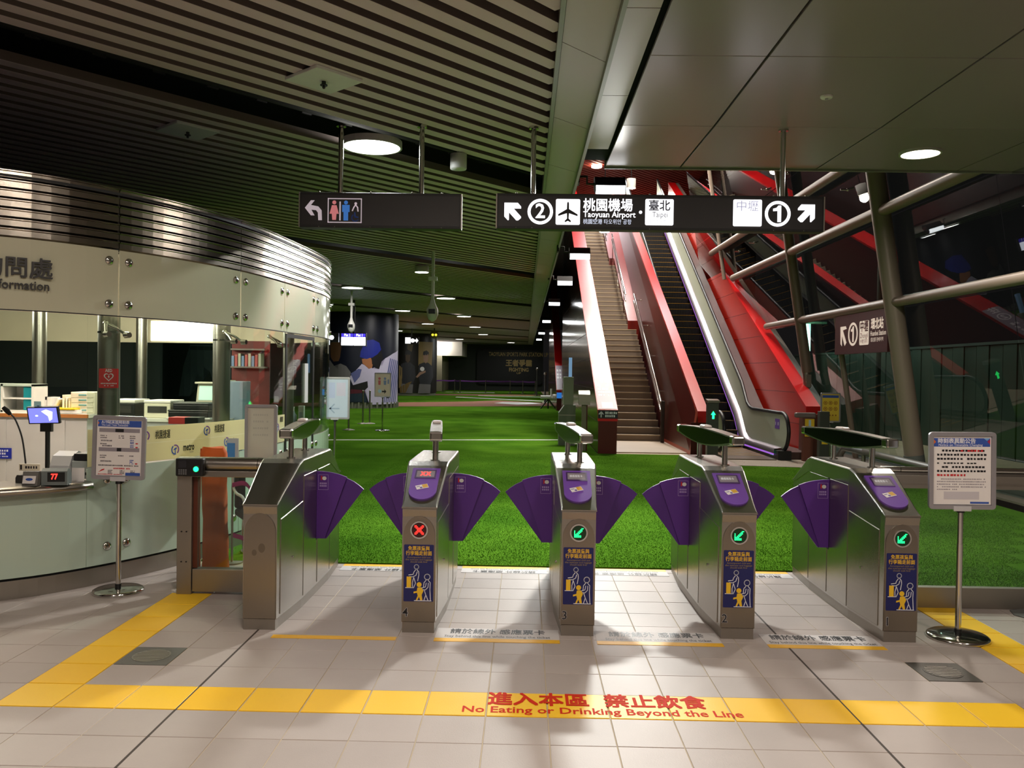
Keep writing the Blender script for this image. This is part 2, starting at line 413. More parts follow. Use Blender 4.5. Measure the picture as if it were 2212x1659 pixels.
# white stickers with a yellow edge between the gates, and their lettering
FT = Matrix.Rotation(pi, 4, 'Z')
STK = M('white_sticker', (206, 200, 198), 0.6, spec=.2)
GATE_X = {'L': -1.661, '4': -0.652, '3': 0.353, '2': 1.357, '1': 2.372}
lanes = [(GATE_X['L'] + .12, GATE_X['4'] - .12, False), (GATE_X['4'] + .115, GATE_X['3'] - .115, True), (GATE_X['3'] + .115, GATE_X['2'] - .115, True), (GATE_X['2'] + .16, GATE_X['1'] - .14, True)]
for x0, x1, front in lanes:
    m = MB(); m.box(x0, x1, 5.150, 5.212, 0, .0022); m.build('yellow_line', YELLOW, floor)
    c = (x0 + x1) / 2
    if front:
        m = MB(); m.box(x0, x1, 5.214, 5.415, 0, .0020); m.build('floor_sticker', STK, floor)
        text('請於線外 感應票卡', INKK, floor, (c, 5.345, .0024), .105, .60, bold=.012)
        text('Stay behind this line while touching the ticket', INKK, floor, (c, 5.252, .0024), .062, .66, bold=.006)
    a, b = c - .355, c + .355
    m = MB(); m.box(a, b, 7.085, 7.155, 0, .0022); m.build('yellow_line', YELLOW, floor)
    m = MB(); m.box(a, b, 6.93, 7.083, 0, .0020); m.build('floor_sticker', STK, floor)
    text('請於線外 感應票卡', INKK, floor, (c, 6.985, .0024), .085, .52, T=FT, bold=.012)
    text('Stay behind this line while touching the ticket', INKK, floor, (c, 7.055, .0024), .05, .56, T=FT, bold=.006)
OR = M('orange_red_ink', (204, 48, 22), 0.75, spec=.15)
YC = GY + .15
text('進入本區  禁止飲食', OR, floor, (0.385, YC + .055, .0030), .175, 1.10, bold=.02)
text('No Eating or Drinking Beyond the Line', OR, floor, (0.40, YC - .075, .0030), .105, 1.37, bold=.016)
# round covers in square drain plates
for k, (i, j) in enumerate(DRAINS):
    x = GX + (i + .5) * TS; y = GY + (j + .5) * TS
    t = thing('floor_drain', ('square steel floor plate with a bright round lid beside the left yellow strip', 'dark square floor plate with a round lid near the right poster stand')[k], 'drain', (x, y, 0), 0, None)
    pm = M('drain_plate', (112, 110, 106), 0.5, 0.5, .1, 20, .2, 160) if k == 0 else M('dark_drain_plate', (88, 84, 78), 0.5, 0.5, .1, 20, .2, 160)
    m = MB(); m.box(-.147, .147, -.147, .147, -.01, .001); m.build('plate', pm, t)
    m = MB(); m.cyl((0, 0, .0008), (0, 0, .003), .105, n=32); m.build('lid', M('lid_steel', (150, 146, 138), .4, .7, .1, 12) if k == 0 else pm, t)
    for q in range(7):
        yy = -.075 + q * .025; w = sqrt(.095 ** 2 - yy ** 2)
        m = MB(); m.box(-w, w, yy - .004, yy + .004, .0028, .0046); m.build('rib', STEEL_D, t)

# ---- artificial turf with baseball field markings
TURF = bpy.data.materials.new('turf'); TURF.use_nodes = True
nt = TURF.node_tree; N = nt.nodes; L = nt.links; b = N['Principled BSDF']
tc = N.new('ShaderNodeTexCoord'); n1 = N.new('ShaderNodeTexNoise'); n1.inputs['Scale'].default_value = 55; n1.inputs['Detail'].default_value = 4
n2 = N.new('ShaderNodeTexNoise'); n2.inputs['Scale'].default_value = 0.9; n2.inputs['Detail'].default_value = 2
L.new(tc.outputs['Object'], n1.inputs['Vector']); L.new(tc.outputs['Object'], n2.inputs['Vector'])
mm = N.new('ShaderNodeMath'); mm.operation = 'MULTIPLY_ADD'; mm.inputs[1].default_value = .6; L.new(n2.outputs['Fac'], mm.inputs[0])
mh = N.new('ShaderNodeMath'); mh.operation = 'MULTIPLY'; mh.inputs[1].default_value = .45; L.new(n1.outputs['Fac'], mh.inputs[0]); L.new(mh.outputs[0], mm.inputs[2])
cr = N.new('ShaderNodeValToRGB'); e = cr.color_ramp.elements
e[0].position = .25; e[0].color = (*lin((42, 82, 18)), 1); e[1].position = .8; e[1].color = (*lin((94, 138, 38)), 1)
L.new(mm.outputs[0], cr.inputs[0]); L.new(cr.outputs[0], b.inputs['Base Color'])
b.inputs['Roughness'].default_value = .9; b.inputs['Specular IOR Level'].default_value = .0
bp = N.new('ShaderNodeBump'); bp.inputs['Strength'].default_value = .7; bp.inputs['Distance'].default_value = .02
L.new(n1.outputs['Fac'], bp.inputs['Height']); L.new(bp.outputs[0], b.inputs['Normal'])
mb = MB(); mb.prism([(-13.9, 13.1), (-6, 13.1), (-4, 12.7), (-3, 12), (-2.5, 11), (-2.38, 10), (-2.44, 8.9), (-2.75, 7.17), (2.52, 7.17), (2.52, 6.22), (6.2, 6.22), (6.2, 15.2), (3.75, 15.5), (3.75, 17.38), (1.51, 17.38), (1.51, 36.96), (1.39, 36.96), (1.39, 75.6), (-13.9, 75.6)], -.009, .012, 'z')
turf = tag(mb.build('artificial_turf', TURF), 'bright green artificial turf covering the hall beyond the fare gates', 'turf', kind='stuff')
vs = []; fs = []
rb = random.Random(3)
def blades(x0, x1, y0, y1, n):
    for _ in range(n):
        x = rb.uniform(x0, x1); y = rb.uniform(y0, y1); a = rb.uniform(0, 6.28); h = rb.uniform(.007, .015); w = .0026
        lx = rb.gauss(0, .005); ly = rb.gauss(-.002, .005); k = len(vs); cx, sx = cos(a) * w, sin(a) * w
        vs.extend(((x - cx, y - sx, .011), (x + cx, y + sx, .011), (x + lx, y + ly, .011 + h))); fs.append((k, k + 1, k + 2))
for _k in range(24):                                    # denser near the gates, thinning out with distance
    _y0 = 7.17 + .42 * _k
    blades(max(-2.3, -.26 * _y0), min(5.9, .60 * _y0), _y0, _y0 + .42, int(15500 * (1 - _k / 25)))
blades(2.52, 4.4, 6.22, 7.17, 17000)
me = bpy.data.meshes.new('grass_blade'); me.from_pydata(vs, [], fs); me.materials.append(TURF)
gb = bpy.data.objects.new('grass_blade', me); COL.objects.link(gb); gb.parent = turf; tag(gb, kind='stuff')
CLAY = M('clay', (150, 96, 70), .85, 0, .1, 3, .1, 60)
LINEW = M('line_white', (228, 224, 214), .6)
def flat(name, poly, mat, z, parent=turf, h=.004):
    m = MB(); m.prism(poly, z, z + h, 'z'); return m.build(name, mat, parent)
flat('clay_band', [(-12, 36.2), (-6, 38.6), (-2, 40.2), (1.36, 42.0), (1.36, 46), (-1.5, 49), (-3, 46.5), (-7, 43), (-12, 40.5)], CLAY, .0125)
flat('clay_band', [(-12, 55.5), (1.3, 60), (1.3, 63), (-12, 59.5)], CLAY, .0125)
flat('white_line', [(-6.2, 19.23), (1.52, 20.78), (1.52, 20.93), (-6.2, 19.38)], LINEW, .0128)
flat('white_line', [(-4.4, 53.5), (1.3, 48.2), (1.3, 49.1), (-4.4, 54.6)], LINEW, .0170)
flat('white_line', [(-3.2, 57.8), (1.2, 56.2), (1.2, 56.9), (-3.2, 58.6)], LINEW, .0170)
flat('white_line', [(-6.3, 66.5), (-2.4, 66.5), (-2.4, 67.6), (-6.3, 67.6)], LINEW, .0128)
flat('home_plate', [(-1.6, 44.6), (-.4, 42.9), (.85, 44.6), (.35, 46.2), (-1.2, 46.2)], M('plate_white', (226, 228, 226), .5), .0170)
flat('base_pad', [(-8.2, 39.7), (-7.1, 39.7), (-6.9, 40.6), (-8.2, 40.6)], LINEW, .0170)
# ---- stone landings in front of the stairs and the escalator
STONE = M('landing_stone', (172, 154, 130), .5, 0, .08, 2)
setting(flat('trim_1', [(1.90, 17.75), (3.6, 17.75), (3.6, 35), (1.90, 35)], STONE, .0, None, .018))
setting(flat('trim_2', [(3.75, 15.5), (5.95, 15.2), (6.2, 18.6), (3.75, 18.6)], M('escalator_stone', (160, 148, 132), .5, 0, .08, 2), .0, None, .019))
setting(flat('trim_3', [(6.2, 6.2), (7.0, 6.2), (7.0, 40), (6.2, 40)], M('kerb_stone', (120, 118, 112), .6, 0, .1, 2), -.008, None, .10))

# ---- slatted ceiling
ND = Vector((-.751, .66, 0)); DD = Vector((.66, .751, 0)); ZC = 4.15; XE = .215
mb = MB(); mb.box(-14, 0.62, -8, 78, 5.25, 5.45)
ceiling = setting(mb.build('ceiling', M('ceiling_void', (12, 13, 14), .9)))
SLATS = M('slat_side_shade', (104, 92, 86), .6)  # sides coloured darker than the underside to stand in for shade between slats
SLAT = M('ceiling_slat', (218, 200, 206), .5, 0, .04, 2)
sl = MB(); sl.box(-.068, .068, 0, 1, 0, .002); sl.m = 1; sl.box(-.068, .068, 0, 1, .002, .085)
GAPC = [7.35, 14.30, 20.7, 26.8, 32.9, 39.0, 45.1, 51.2]
def in_gap(n): return any(abs(n - g) < .44 for g in GAPC)
slat0 = None; n = 2.2; far = MB()
PITCH_S = .246
k = 0
while n < 57:
    if not in_gap(n):
        t1 = (XE + .751 * n) / .66; t0 = (-13.6 + .751 * n) / .66
        p = ND * n + DD * t0; ln = t1 - t0
        if n < 20.2:
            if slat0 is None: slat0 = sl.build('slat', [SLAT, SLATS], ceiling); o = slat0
            else: o = inst(slat0, 'slat', ceiling)
            o.location = (p.x, p.y, ZC); o.rotation_euler = (0, 0, atan2(-DD.x, DD.y)); o.scale = (1, ln, 1)
        else:
            far.T = Matrix.Translation((p.x, p.y, ZC)) @ Matrix.Rotation(atan2(-DD.x, DD.y), 4, 'Z')
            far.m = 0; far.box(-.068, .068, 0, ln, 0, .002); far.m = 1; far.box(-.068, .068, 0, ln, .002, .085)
    n += PITCH_S
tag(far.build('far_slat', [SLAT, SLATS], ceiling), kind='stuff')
near = MB(); n = -14.0
while n < 2.1:
    t1 = (XE + .751 * n) / .66; t0 = (-13.6 + .751 * n) / .66; p = ND * n + DD * t0
    near.T = Matrix.Translation((p.x, p.y, ZC)) @ Matrix.Rotation(atan2(-DD.x, DD.y), 4, 'Z'); near.box(-.075, .075, 0, t1 - t0, 0, .085); n += PITCH_S
tag(near.build('overhead_slat', SLAT, ceiling), kind='stuff')
# hangers and dark beams in the void above the gaps
for g in GAPC[:3]:
    for s in (-.38, .38):
        nn = g + s; t1 = (XE + .751 * nn) / .66; t0 = (-13 + .751 * nn) / .66; p = ND * nn + DD * t0
        m = MB(); m.T = Matrix.Translation((p.x, p.y, 4.40)) @ Matrix.Rotation(atan2(-DD.x, DD.y), 4, 'Z'); m.box(-.03, .03, 0, t1 - t0, 0, .12)
        m.build('carrier_rail', M('carrier', (40, 40, 38), .7), ceiling)
hang = None
for q in range(26):
    nn = 7.95; t = -4 + q * .55; p = ND * nn + DD * t
    if p.x > .1: continue
    if hang is None:
        m = MB(); m.box(-.06, .06, -.01, .01, 0, .8); hang = m.build('hanger', M('carrier', (40, 40, 38)), ceiling); o = hang
    else: o = inst(hang, 'hanger', ceiling)
    o.location = (p.x, p.y, 4.45); o.rotation_euler = (0, 0, atan2(-DD.x, DD.y) + pi / 2)
# ---- white soffit strip along the slat ends
SOF = M('soffit_panel', (198, 186, 188), .40, .15, .03, 1)
mb = MB(); mb.box(.20, .235, -8, 75, 4.10, 4.30); soffit = setting(mb.build('trim_4', M('soffit_edge', (150, 150, 140), .4, .3)))
sp = None; y = -6.6
while y < 74:
    if sp is None:
        m = MB(); m.prism([(.24, 0), (.60, .40), (.60, .40 + 1.838), (.24, 1.838)], 4.125, 4.15, 'z'); sp = m.build('soffit_panel', SOF, soffit); o = sp
    else: o = inst(sp, 'soffit_panel', soffit)
    o.location = (0, y, 0); y += 1.85
m = MB(); m.box(.602, .635, -8, 75, 4.07, 4.3); m.build('soffit_fin', M('soffit_edge', (150, 150, 140)), soffit)
sp = None; y = -7.9
while y < 8.6:
    if sp is None:
        m = MB(); m.box(.645, .90, 0, 1.838, 4.19, 4.21); sp = m.build('recessed_panel', SOF, soffit); o = sp
    else: o = inst(sp, 'recessed_panel', soffit)
    o.location = (0, y + .85, 0); y += 1.85
# ---- metal panel ceiling on the right
mb = MB(); mb.box(.62, 9.9, -8, 10.36, 4.26, 4.5); ceil2 = setting(mb.build('ceiling', M('ceiling_void', (12, 13, 14))))
PAN = M('ceiling_panel', (164, 152, 154), .33, .35, .03, .6)
XS = [.93, 1.85, 3.50, 5.20, 6.90, 8.60, 9.9]; YS = [10.36 - 1.865 * k for k in range(10)]
pm = {}
for a, bx in zip(XS, XS[1:]):
    for q in range(len(YS) - 1):
        y1, y0 = YS[q], YS[q + 1]
        key = round(bx - a, 2)
        if key not in pm:
            m = MB(); m.box(.010, bx - a - .010, .005, y1 - y0 - .005, 0, .03, .004); pm[key] = m.build('ceiling_panel', PAN, ceil2); o = pm[key]
        else: o = inst(pm[key], 'ceiling_panel', ceil2)
        o.location = (a, y0, 4.14)
        if q == 0: o.rotation_euler = (radians(1.2), 0, 0)
m = MB(); m.box(.93, 9.9, 10.365, 10.40, 4.16, 4.32); m.build('panel_edge', M('soffit_edge', (150, 150, 140)), ceil2)
# ---- walls
WD = M('wall_dark', (46, 44, 44), .6); WH = M('wall_hall', (176, 170, 160), .7)
def wall(name, b6, mat):
    m = MB(); m.box(*b6); return setting(m.build(name, mat))
wall('wall_back', (-14, 10, -8.2, -8, 0, 5.4), WH)
wall('wall_left', (-14.2, -14, -8, 78, 0, 5.4), M('wall_left', (52, 54, 52), .7))
wall('wall_right', (9.9, 10.1, -8, 10.4, 0, 4.5), WH)
FARW = M('wall_far', (58, 66, 58), .7)
wfar = wall('wall_far', (-14, 1.6, 76, 76.3, 0, 5.4), FARW)
wall('wall_upper', (.64, .70, 10.40, 78, 4.31, 11), M('wall_upper', (60, 26, 22), .5))
wall('wall_front', (.7, 9.9, 10.36, 10.42, 4.5, 11), WD)
wall('wall_end', (.64, 14, 52, 52.3, 4.3, 11), M('wall_end', (34, 30, 30), .6))
# red slatted ceiling over the stairs
mb = MB(); mb.box(.64, 8.8, 10.4, 52, 10.75, 10.9); ceil3 = setting(mb.build('ceiling', M('red_void', (40, 14, 12), .9)))
m = MB(); RS = M('red_slat', (186, 84, 68), .5)
for q in range(170):
    nn = 5 + q * .24
    t0 = max((.7 + .751 * nn) / .66, (10.5 - .66 * nn) / .751); t1 = min((8.7 + .751 * nn) / .66, (51.8 - .66 * nn) / .751)
    if t1 - t0 < .2: continue
    p = ND * nn + DD * t0
    m.T = Matrix.Translation((p.x, p.y, 10.5)) @ Matrix.Rotation(atan2(-DD.x, DD.y), 4, 'Z'); m.box(-.07, .07, 0, t1 - t0, 0, .08)
tag(m.build('red_slat', RS, ceil3), kind='stuff')
m = MB(); m.box(8.68, 8.85, 10.4, 52, 10.42, 10.9); m.build('edge_beam', M('edge_beam', (110, 70, 58), .5), ceil3)
for _x, _y in ((2.9, 27.0), (4.6, 22.0), (4.7, 33.0), (2.9, 36.0), (4.6, 26.5), (3.5, 22.5), (3.25, 31.0), (4.3, 42.0)):  # unseen discs added as fittings for the atrium spots and fill lights
    m = MB(); m.prism(ngon(_x, _y, .22, 20), 10.40, 10.48, 'z'); m.build('lamp_disc', M('lamp_diffuser_warm', (255, 240, 216), emit=12.0), ceil3)
# upper floor slab that the stairs lead to
wall('trim_5', (.70, 8.7, 35.0, 52, 7.55, 8.2), M('slab_edge', (66, 44, 40), .5))
# ---- ground and boarded wall outside the glass
wall('floor_outside', (7.0, 40, 6, 90, -.3, -.02), M('asphalt', (34, 36, 36), .8))
m = MB(); m.box(10.06, 10.2, 10.5, 60, -.02, 2.40); wo = setting(m.build('wall_outside', M('wall_outside', (24, 32, 30), .7)))
bd = None; y = 10.5
while y < 56:
    if bd is None:
        m = MB(); m.box(-.05, .06, .012, .50, 0, 2.40, .008); bd = m.build('wall_board', M('green_board', (64, 84, 74), .42, .1, .08, .8), wo); o = bd
    else: o = inst(bd, 'wall_board', wo)
    o.location = (10.0 + (.012 if int(y * 2) % 2 else 0), y, 0); y += .52
m = MB(); m.cyl((8.3, 20.0, 0), (8.3, 20.0, 6.5), .06, n=10); m.box(8.1, 8.5, 19.8, 20.2, 6.52, 6.60); m.build('added_light_post', M('coping', (70, 84, 78), .5), wo)  # unseen pole and head, added to carry the outside light
m = MB(); m.box(9.93, 10.22, 10.5, 60, 2.40, 2.46); m.build('coping', M('coping', (70, 84, 78), .5), wo)
# ================================================================== FARE GATES
GL = 1.80; GY0 = 5.31
WS = [(0, .1075), (.06, .1085), (.25, .122), (.50, .138), (.90, .140), (1.30, .138), (1.55, .122), (1.74, .1085), (1.80, .1075)]
def gw(y):
    y = min(max(y, 0), GL)
    for a, b in zip(WS, WS[1:]):
        if y <= b[0]: return lerp(a[1], b[1], (y - a[0]) / (b[0] - a[0]))
    return .1075
def gtop(y):
    y = min(y, GL - y)
    if y < .02: return .805 + max(y, -.02) * .5
    if y < .42: return .815 + .4925 * (y - .02)
    if y < .50: return 1.012 + (y - .42) * .275
    return 1.034
def loft(mb, ys, wf, zb, zt, r=.012):
    rows = []
    for y in ys:
        w, b, t = wf(y), zb(y), zt(y); r2 = min(r, (t - b) * .45)
        rows.append([(-w, y, b), (-w, y, t - r2), (-w + r2 * .4, y, t - r2 * .3), (-w + r2, y, t), (w - r2, y, t), (w - r2 * .4, y, t - r2 * .3), (w, y, t - r2), (w, y, b)])
    mb.sheet(rows, False); k = len(rows[0])
    mb.add(rows[0], [list(range(k))]); mb.add(rows[-1], [list(range(k - 1, -1, -1))])
    mb.add([p for q in rows for p in (q[0], q[-1])], [(2 * i, 2 * i + 1, 2 * i + 3, 2 * i + 2) for i in range(len(rows) - 1)])
    return mb
def stroke(mb, pts, w, y, th=.0008, closed=False):
    """flat drawn line in the XZ plane"""
    n = len(pts)
    for i in range(n if closed else n - 1):
        a = Vector(pts[i]); b = Vector(pts[(i + 1) % n]); d = (b - a)
        if d.length < 1e-6: continue
        d.normalize(); p = Vector((-d.y, d.x)) * w / 2; e = d * w * .35
        mb.prism([tuple(a - e + p), tuple(a - e - p), tuple(b + e - p), tuple(b + e + p)], y, y - th, 'y')
def disc2(mb, cx, cz, r, y, th=.0008, n=18): mb.prism(ngon(cx, cz, r, n), y, y - th, 'y')
LEDG = M('led_green', (20, 255, 110), emit=5.0); LEDR = M('led_red', (255, 36, 30), emit=5.0)
LENS = M('sensor_lens', (7, 9, 7), .15, 0, .02, spec=.14)
LCD = M('lcd_screen', (150, 142, 150), .25)
TEXT2 = M('dull_yellow_ink', (150, 128, 70), .5)
GREY_B = M('grid_grey', (96, 96, 100), .5)
ARROW = ["......XX", ".....XX.", "X...XXX.", "X..XXX..", "X.XXX...", "XXXX....", "XXXXXX..", "XXXXXX.."]
CROSS = ["XX....XX", "XXX..XXX", ".XXXXXX.", "..XXXX..", "..XXXX..", ".XXXXXX.", "XXX..XXX", "XX....XX"]
def poster_bits(root):
    m = MB(); m.prism(rrect(-.094, .094, .20, .56, .006), -.0062, -.0082, 'y'); po = m.build('poster', NAVY, root)
    def U(p): return ((p[0] - 515) / 700 * .188, .56 - (p[1] - 150) / 1340 * .36)
    y = -.0082; m = MB()
    for c, r in (((462, 672), 52), ((718, 905), 66)): stroke(m, [U(p) for p in ngon(c[0], c[1], r, 16)], .0046, y, closed=True)
    for s in ([(440, 745), (400, 800), (385, 850), (280, 865)], [(480, 790), (455, 870), (380, 910), (300, 905)], [(475, 740), (515, 785), (520, 860), (495, 1000)],
              [(400, 920), (370, 1050), (375, 1165)], [(400, 920), (445, 1060), (400, 1165)], [(210, 1165), (400, 1165)],
              [(690, 985), (645, 1040), (632, 1150)], [(745, 1050), (738, 1150), (680, 1210), (560, 1205)], [(695, 1050), (680, 1140), (558, 1180)],
              [(742, 985), (790, 1040), (785, 1200), (800, 1450)], [(650, 1215), (690, 1330), (740, 1450)], [(690, 1330), (650, 1450)], [(420, 1468), (815, 1468)]):
        stroke(m, [U(p) for p in s], .0042, y)
    m.build('pictogram_line', INKW, po)
    m = MB(); m.prism([U(p) for p in [(235, 905), (340, 905), (340, 1160), (235, 1160)]], y, y - .0012, 'y'); m.build('pictogram_suitcase', INKY, po)
    m = MB(); m.prism([U(p) for p in ngon(530, 1090, 58, 16)], y, y - .0012, 'y')
    m.prism([U(p) for p in [(490, 1160), (580, 1150), (620, 1210), (632, 1240), (592, 1330), (612, 1455), (560, 1455), (532, 1375), (492, 1462), (455, 1457), (500, 1350), (482, 1280), (402, 1298), (402, 1258), (478, 1240)]], y, y - .0011, 'y')
    m.build('pictogram_child', INKY, po)
    text('免票孩童與', INKY, po, (0, -.0086, .535), .030, .136, FRONT, .010)
    text('行李箱走前面', INKY, po, (0, -.0086, .504), .030, .164, FRONT, .010)
    for k, s in enumerate(('Accompanied child and', 'the suitcase and luggage', 'should walk first')): text(s, TEXT2, po, (0, -.0086, .480 - k * .0145), .0155, (.146, .168, .106)[k], FRONT)
def make_gate(key, label, flaps, reader=True):
    g = thing('fare_gate', label, 'fare gate', (GATE_X[key], GY0, 0), 0, 'stainless steel fare gates in a row')
    YS_ = [0, .03, .06, .15, .25, .38, .50, .70, .90, 1.1, 1.30, 1.42, 1.55, 1.65, 1.74, 1.77, 1.80]
    m = MB(); loft(m, YS_, gw, lambda y: .068, lambda y: gtop(y) - .006); m.build('body', STEEL, g)
    m = MB(); loft(m, YS_, lambda y: gw(y) - .006, lambda y: 0.0, lambda y: .07, .001); m.build('plinth', STEEL_D, g)
    hy = [-.014, 0, .02, .10, .22, .34, .42, .46, .50, .9, 1.30, 1.34, 1.38, 1.46, 1.58, 1.70, 1.78, 1.80, 1.814]
    m = MB(); loft(m, hy, lambda y: gw(y) + .005, lambda y: (.788 + .135 * min(1, max(0, min(y, GL - y) - .05) / .43)), gtop, .010); m.build('hood', STEEL, g)
    # rounded neck under the hood and the arched front plate
    m = MB(); m.prism([(-.012, .786), (-.012, .778), (-.002, .735), (.01, .735), (.01, .786)], -.1065, .1065, 'x'); m.build('neck', STEEL_D, g)
    arch = [(-.103, .072), (.103, .072)] + [(.100 * cos(pi * i / 14), .615 + .125 * sin(pi * i / 14)) for i in range(15)]
    m = MB(); m.prism(arch, 0.002, -.0062, 'y'); m.build('front_plate', M('front_plate_steel', (146, 137, 125), .30, .9, .06, 2, .03, 90), g)
    # side panels
    for s in (-1, 1):
        for (a, b, t0, t1) in ((.07, .50, .690, .742), (.52, .855, .915, .915), (.905, 1.29, .915, .915), (1.31, 1.73, .742, .690)):
            m = MB(); ys = [lerp(a, b, q / 4) for q in range(5)]
            top = [lerp(t0, t1, q / 4) for q in range(5)]
            out = [[(s * (gw(y) + .0035), y, z) for y, z in zip(ys, [.085] * 5)], [(s * (gw(y) + .0035), y, z) for y, z in zip(ys, top)]]
            inn = [[(s * (gw(y) - .001), y, z) for y, z in zip(ys, [.080] * 5)], [(s * (gw(y) - .001), y, z + .006) for y, z in zip(ys, top)]]
            m.sheet(out, False); m.sheet([inn[0], out[0]], False); m.sheet([out[1], inn[1]], False)
            m.add([out[0][0], out[1][0], inn[1][0], inn[0][0]], [(0, 1, 2, 3)]); m.add([out[0][-1], out[1][-1], inn[1][-1], inn[0][-1]], [(3, 2, 1, 0)])
            m.build('side_panel', STEEL, g)
        m = MB(); m.box(min(s * .138, s * .1425), max(s * .138, s * .1425), .858, .902, .40, .925); m.build('flap_slot', BLACK, g)
        m = MB(); m.cyl((s * .128, .30, .40), (s * .136, .30, .40), .008, n=10); m.build('lock', CHROME, g)
    # flaps
    for s in flaps:
        l1 = [(.125, .908), (.19, .906), (.25, .899), (.31, .885), (.362, .866), (.205, .412), (.125, .412)]
        l2 = [(.30, .872), (.36, .856), (.41, .832), (.45, .805), (.484, .776), (.212, .408), (.18, .408)]
        m = MB(); m.prism([(s * x, z) for x, z in l1], .868, .886, 'y'); f1 = m.build('flap', PURPLE, g)
        m = MB(); m.prism([(s * x, z) for x, z in l2], .889, .905, 'y'); f2 = m.build('flap', PURPLE_D, g)
        c = s * .190; m = MB(); stroke(m, [(c - .036, .882), (c + .036, .882), (c + .036, .772), (c - .036, .772)], .0022, .868, closed=True)
        for q in range(2):
            for w in range(4): m.prism([(c - .026 + w * .0135, .812 - q * .018), (c - .016 + w * .0135, .812 - q * .018), (c - .016 + w * .0135, .824 - q * .018), (c - .026 + w * .0135, .824 - q * .018)], .868, .8673, 'y')
        m.m = 1; m.prism(ngon(c + .008, .856, .016, 12, .014), .868, .8672, 'y'); m.m = 2; m.prism([(c - .018, .842), (c - .008, .842), (c - .008, .874), (c - .018, .874)], .868, .8671, 'y')
        m.build('flap_label', [M('label_line', (176, 150, 205), .5), WHITE, INKR], f1)
    # overhead sensor bar on two posts, turned a little against the gate
    n = 16; A, L_ = -.66, 1.32
    top = [(A + L_ * i / n, 1.246 + .020 * sin(pi * i / n)) for i in range(n + 1)]; bot = [(A + L_ * i / n, 1.195 - .052 * sin(pi * i / n)) for i in range(n + 1)]
    m = MB(); m.prism(top + bot[::-1], -.040, .040, 'x'); hd = m.build('sensor_bar', STEEL, g); hd.location = (0, .97, 0); hd.rotation_euler = (0, 0, radians(5.6))
    for s in (-1, 1):
        t2 = [(A + .07 + (L_ - .12) * i / n, 1.241 + .018 * sin(pi * i / n)) for i in range(n + 1)]; b2 = [(A + .07 + (L_ - .12) * i / n, 1.202 - .050 * sin(pi * i / n)) for i in range(n + 1)]
        m = MB(); m.prism(t2 + b2[::-1], s * .0395, s * .0425, 'x'); m.build('sensor_lens', LENS, hd)
    for y0, y1 in ((A - .012, A + .065), (A + L_ - .065, A + L_ + .012)):
        m = MB(); m.box(-.043, .043, y0, y1, 1.190, 1.252, .012); m.build('end_cap', CHROME, hd)
    m = MB(); m.box(-.032, .032, -.02, .10, 1.262, 1.286, .012); m.build('indicator_lamp', M('milky_acrylic', (220, 206, 200), .25), hd)
    for x, y in ((.035, .56), (-.02, 1.14)):
        m = MB(); m.cyl((x, y, 1.03), (x, y, 1.175), .019, n=16); m.cyl((x, y, 1.032), (x, y, 1.040), .034, n=16); m.build('post', CHROME, g)
    if not reader:
        return g
    # reader pad on the slope
    an = atan2(.197, .40); T = Matrix.Translation((0, .02, .815)) @ Matrix.Rotation(an, 4, 'X')
    sh = [(-.093, .398), (-.090, .22)] + [(-.090 * cos(pi * i / 14), .135 - .100 * sin(pi * i / 14)) for i in range(15)] + [(.090, .22), (.093, .398)]
    m = MB(); m.T = T; m.prism([(x, v) for x, v in sh], -.002, .010, 'z'); pad = m.build('reader_pad', M('reader_purple', (118, 74, 172), .30, 0, .03, 3, coat=.4), g)
    m = MB(); m.T = T; ring(m, rrect(-.070, .070, .272, .376, .006), rrect(-.060, .060, .288, .366, .003), .009, .0125, 'z'); m.build('screen_bezel', M('bezel_purple', (66, 34, 92), .4), pad)
    m = MB(); m.T = T; m.box(-.060, .060, .288, .366, .0095, .0108); m.build('screen', LCD, pad)
    if key == '4':
        text('X X', LEDR, pad, (0, 0, 0), .058, .07, T=T @ Matrix.Translation((0, .327, .0112)), bold=.05, name='screen_mark')
    else:
        text('請感應票卡', INKW, pad, (0, 0, 0), .030, .085, T=T @ Matrix.Translation((-.004, .327, .0112)), bold=.02)
    R2 = T @ Matrix.Translation((-.008, .175, .0104)) @ Matrix.Rotation(radians(20), 4, 'Z')
    m = MB(); m.T = R2; m.box(-.040, .040, -.023, .023, 0, .0012); m.m = 1; m.box(.004, .038, -.016, .021, .0012, .0018); m.m = 2; m.prism(ngon(-.008, -.010, .009, 12), .0012, .0018, 'z')
    m.box(-.034, -.012, .005, .011, .0012, .0017)
    m.build('card_sticker', [PAPER, M('ochre_ink', (214, 164, 40), .5), M('violet_ink', (112, 92, 160), .5)], pad)
    # round LED indicator
    m = MB(); ring(m, ngon(0, .653, .056, 28), ngon(0, .653, .047, 28), -.0062, -.014); led = m.build('indicator_ring', CHROME, g)
    m = MB(); m.prism(ngon(0, .653, .0475, 28), -.0062, -.0095, 'y'); m.build('indicator_face', M('led_face_red', (60, 8, 10), .3) if key == '4' else M('led_face_green', (6, 52, 24), .3), led)
    m = MB()
    for r, row in enumerate(CROSS if key == '4' else ARROW):
        for q, ch in enumerate(row):
            if ch == 'X':
                x = (q - 3.5) * .0076; z = .653 - (r - 3.5) * .0076; m.prism(ngon(x, z, .0030, 8), -.0095, -.0105, 'y')
    m.build('indicator_sign', LEDR if key == '4' else LEDG, led)
    poster_bits(g)
    text(key, INKW, g, (-.082, -.0064, .128), .074, None, FRONT, .030, name='gate_number'); text(key, INKK, g, (-.082, -.0070, .128), .074, None, FRONT, .012, name='gate_number')
    return g
gateL = make_gate('L', 'leftmost fare gate, its plain steel front without poster or number', (1,), False)
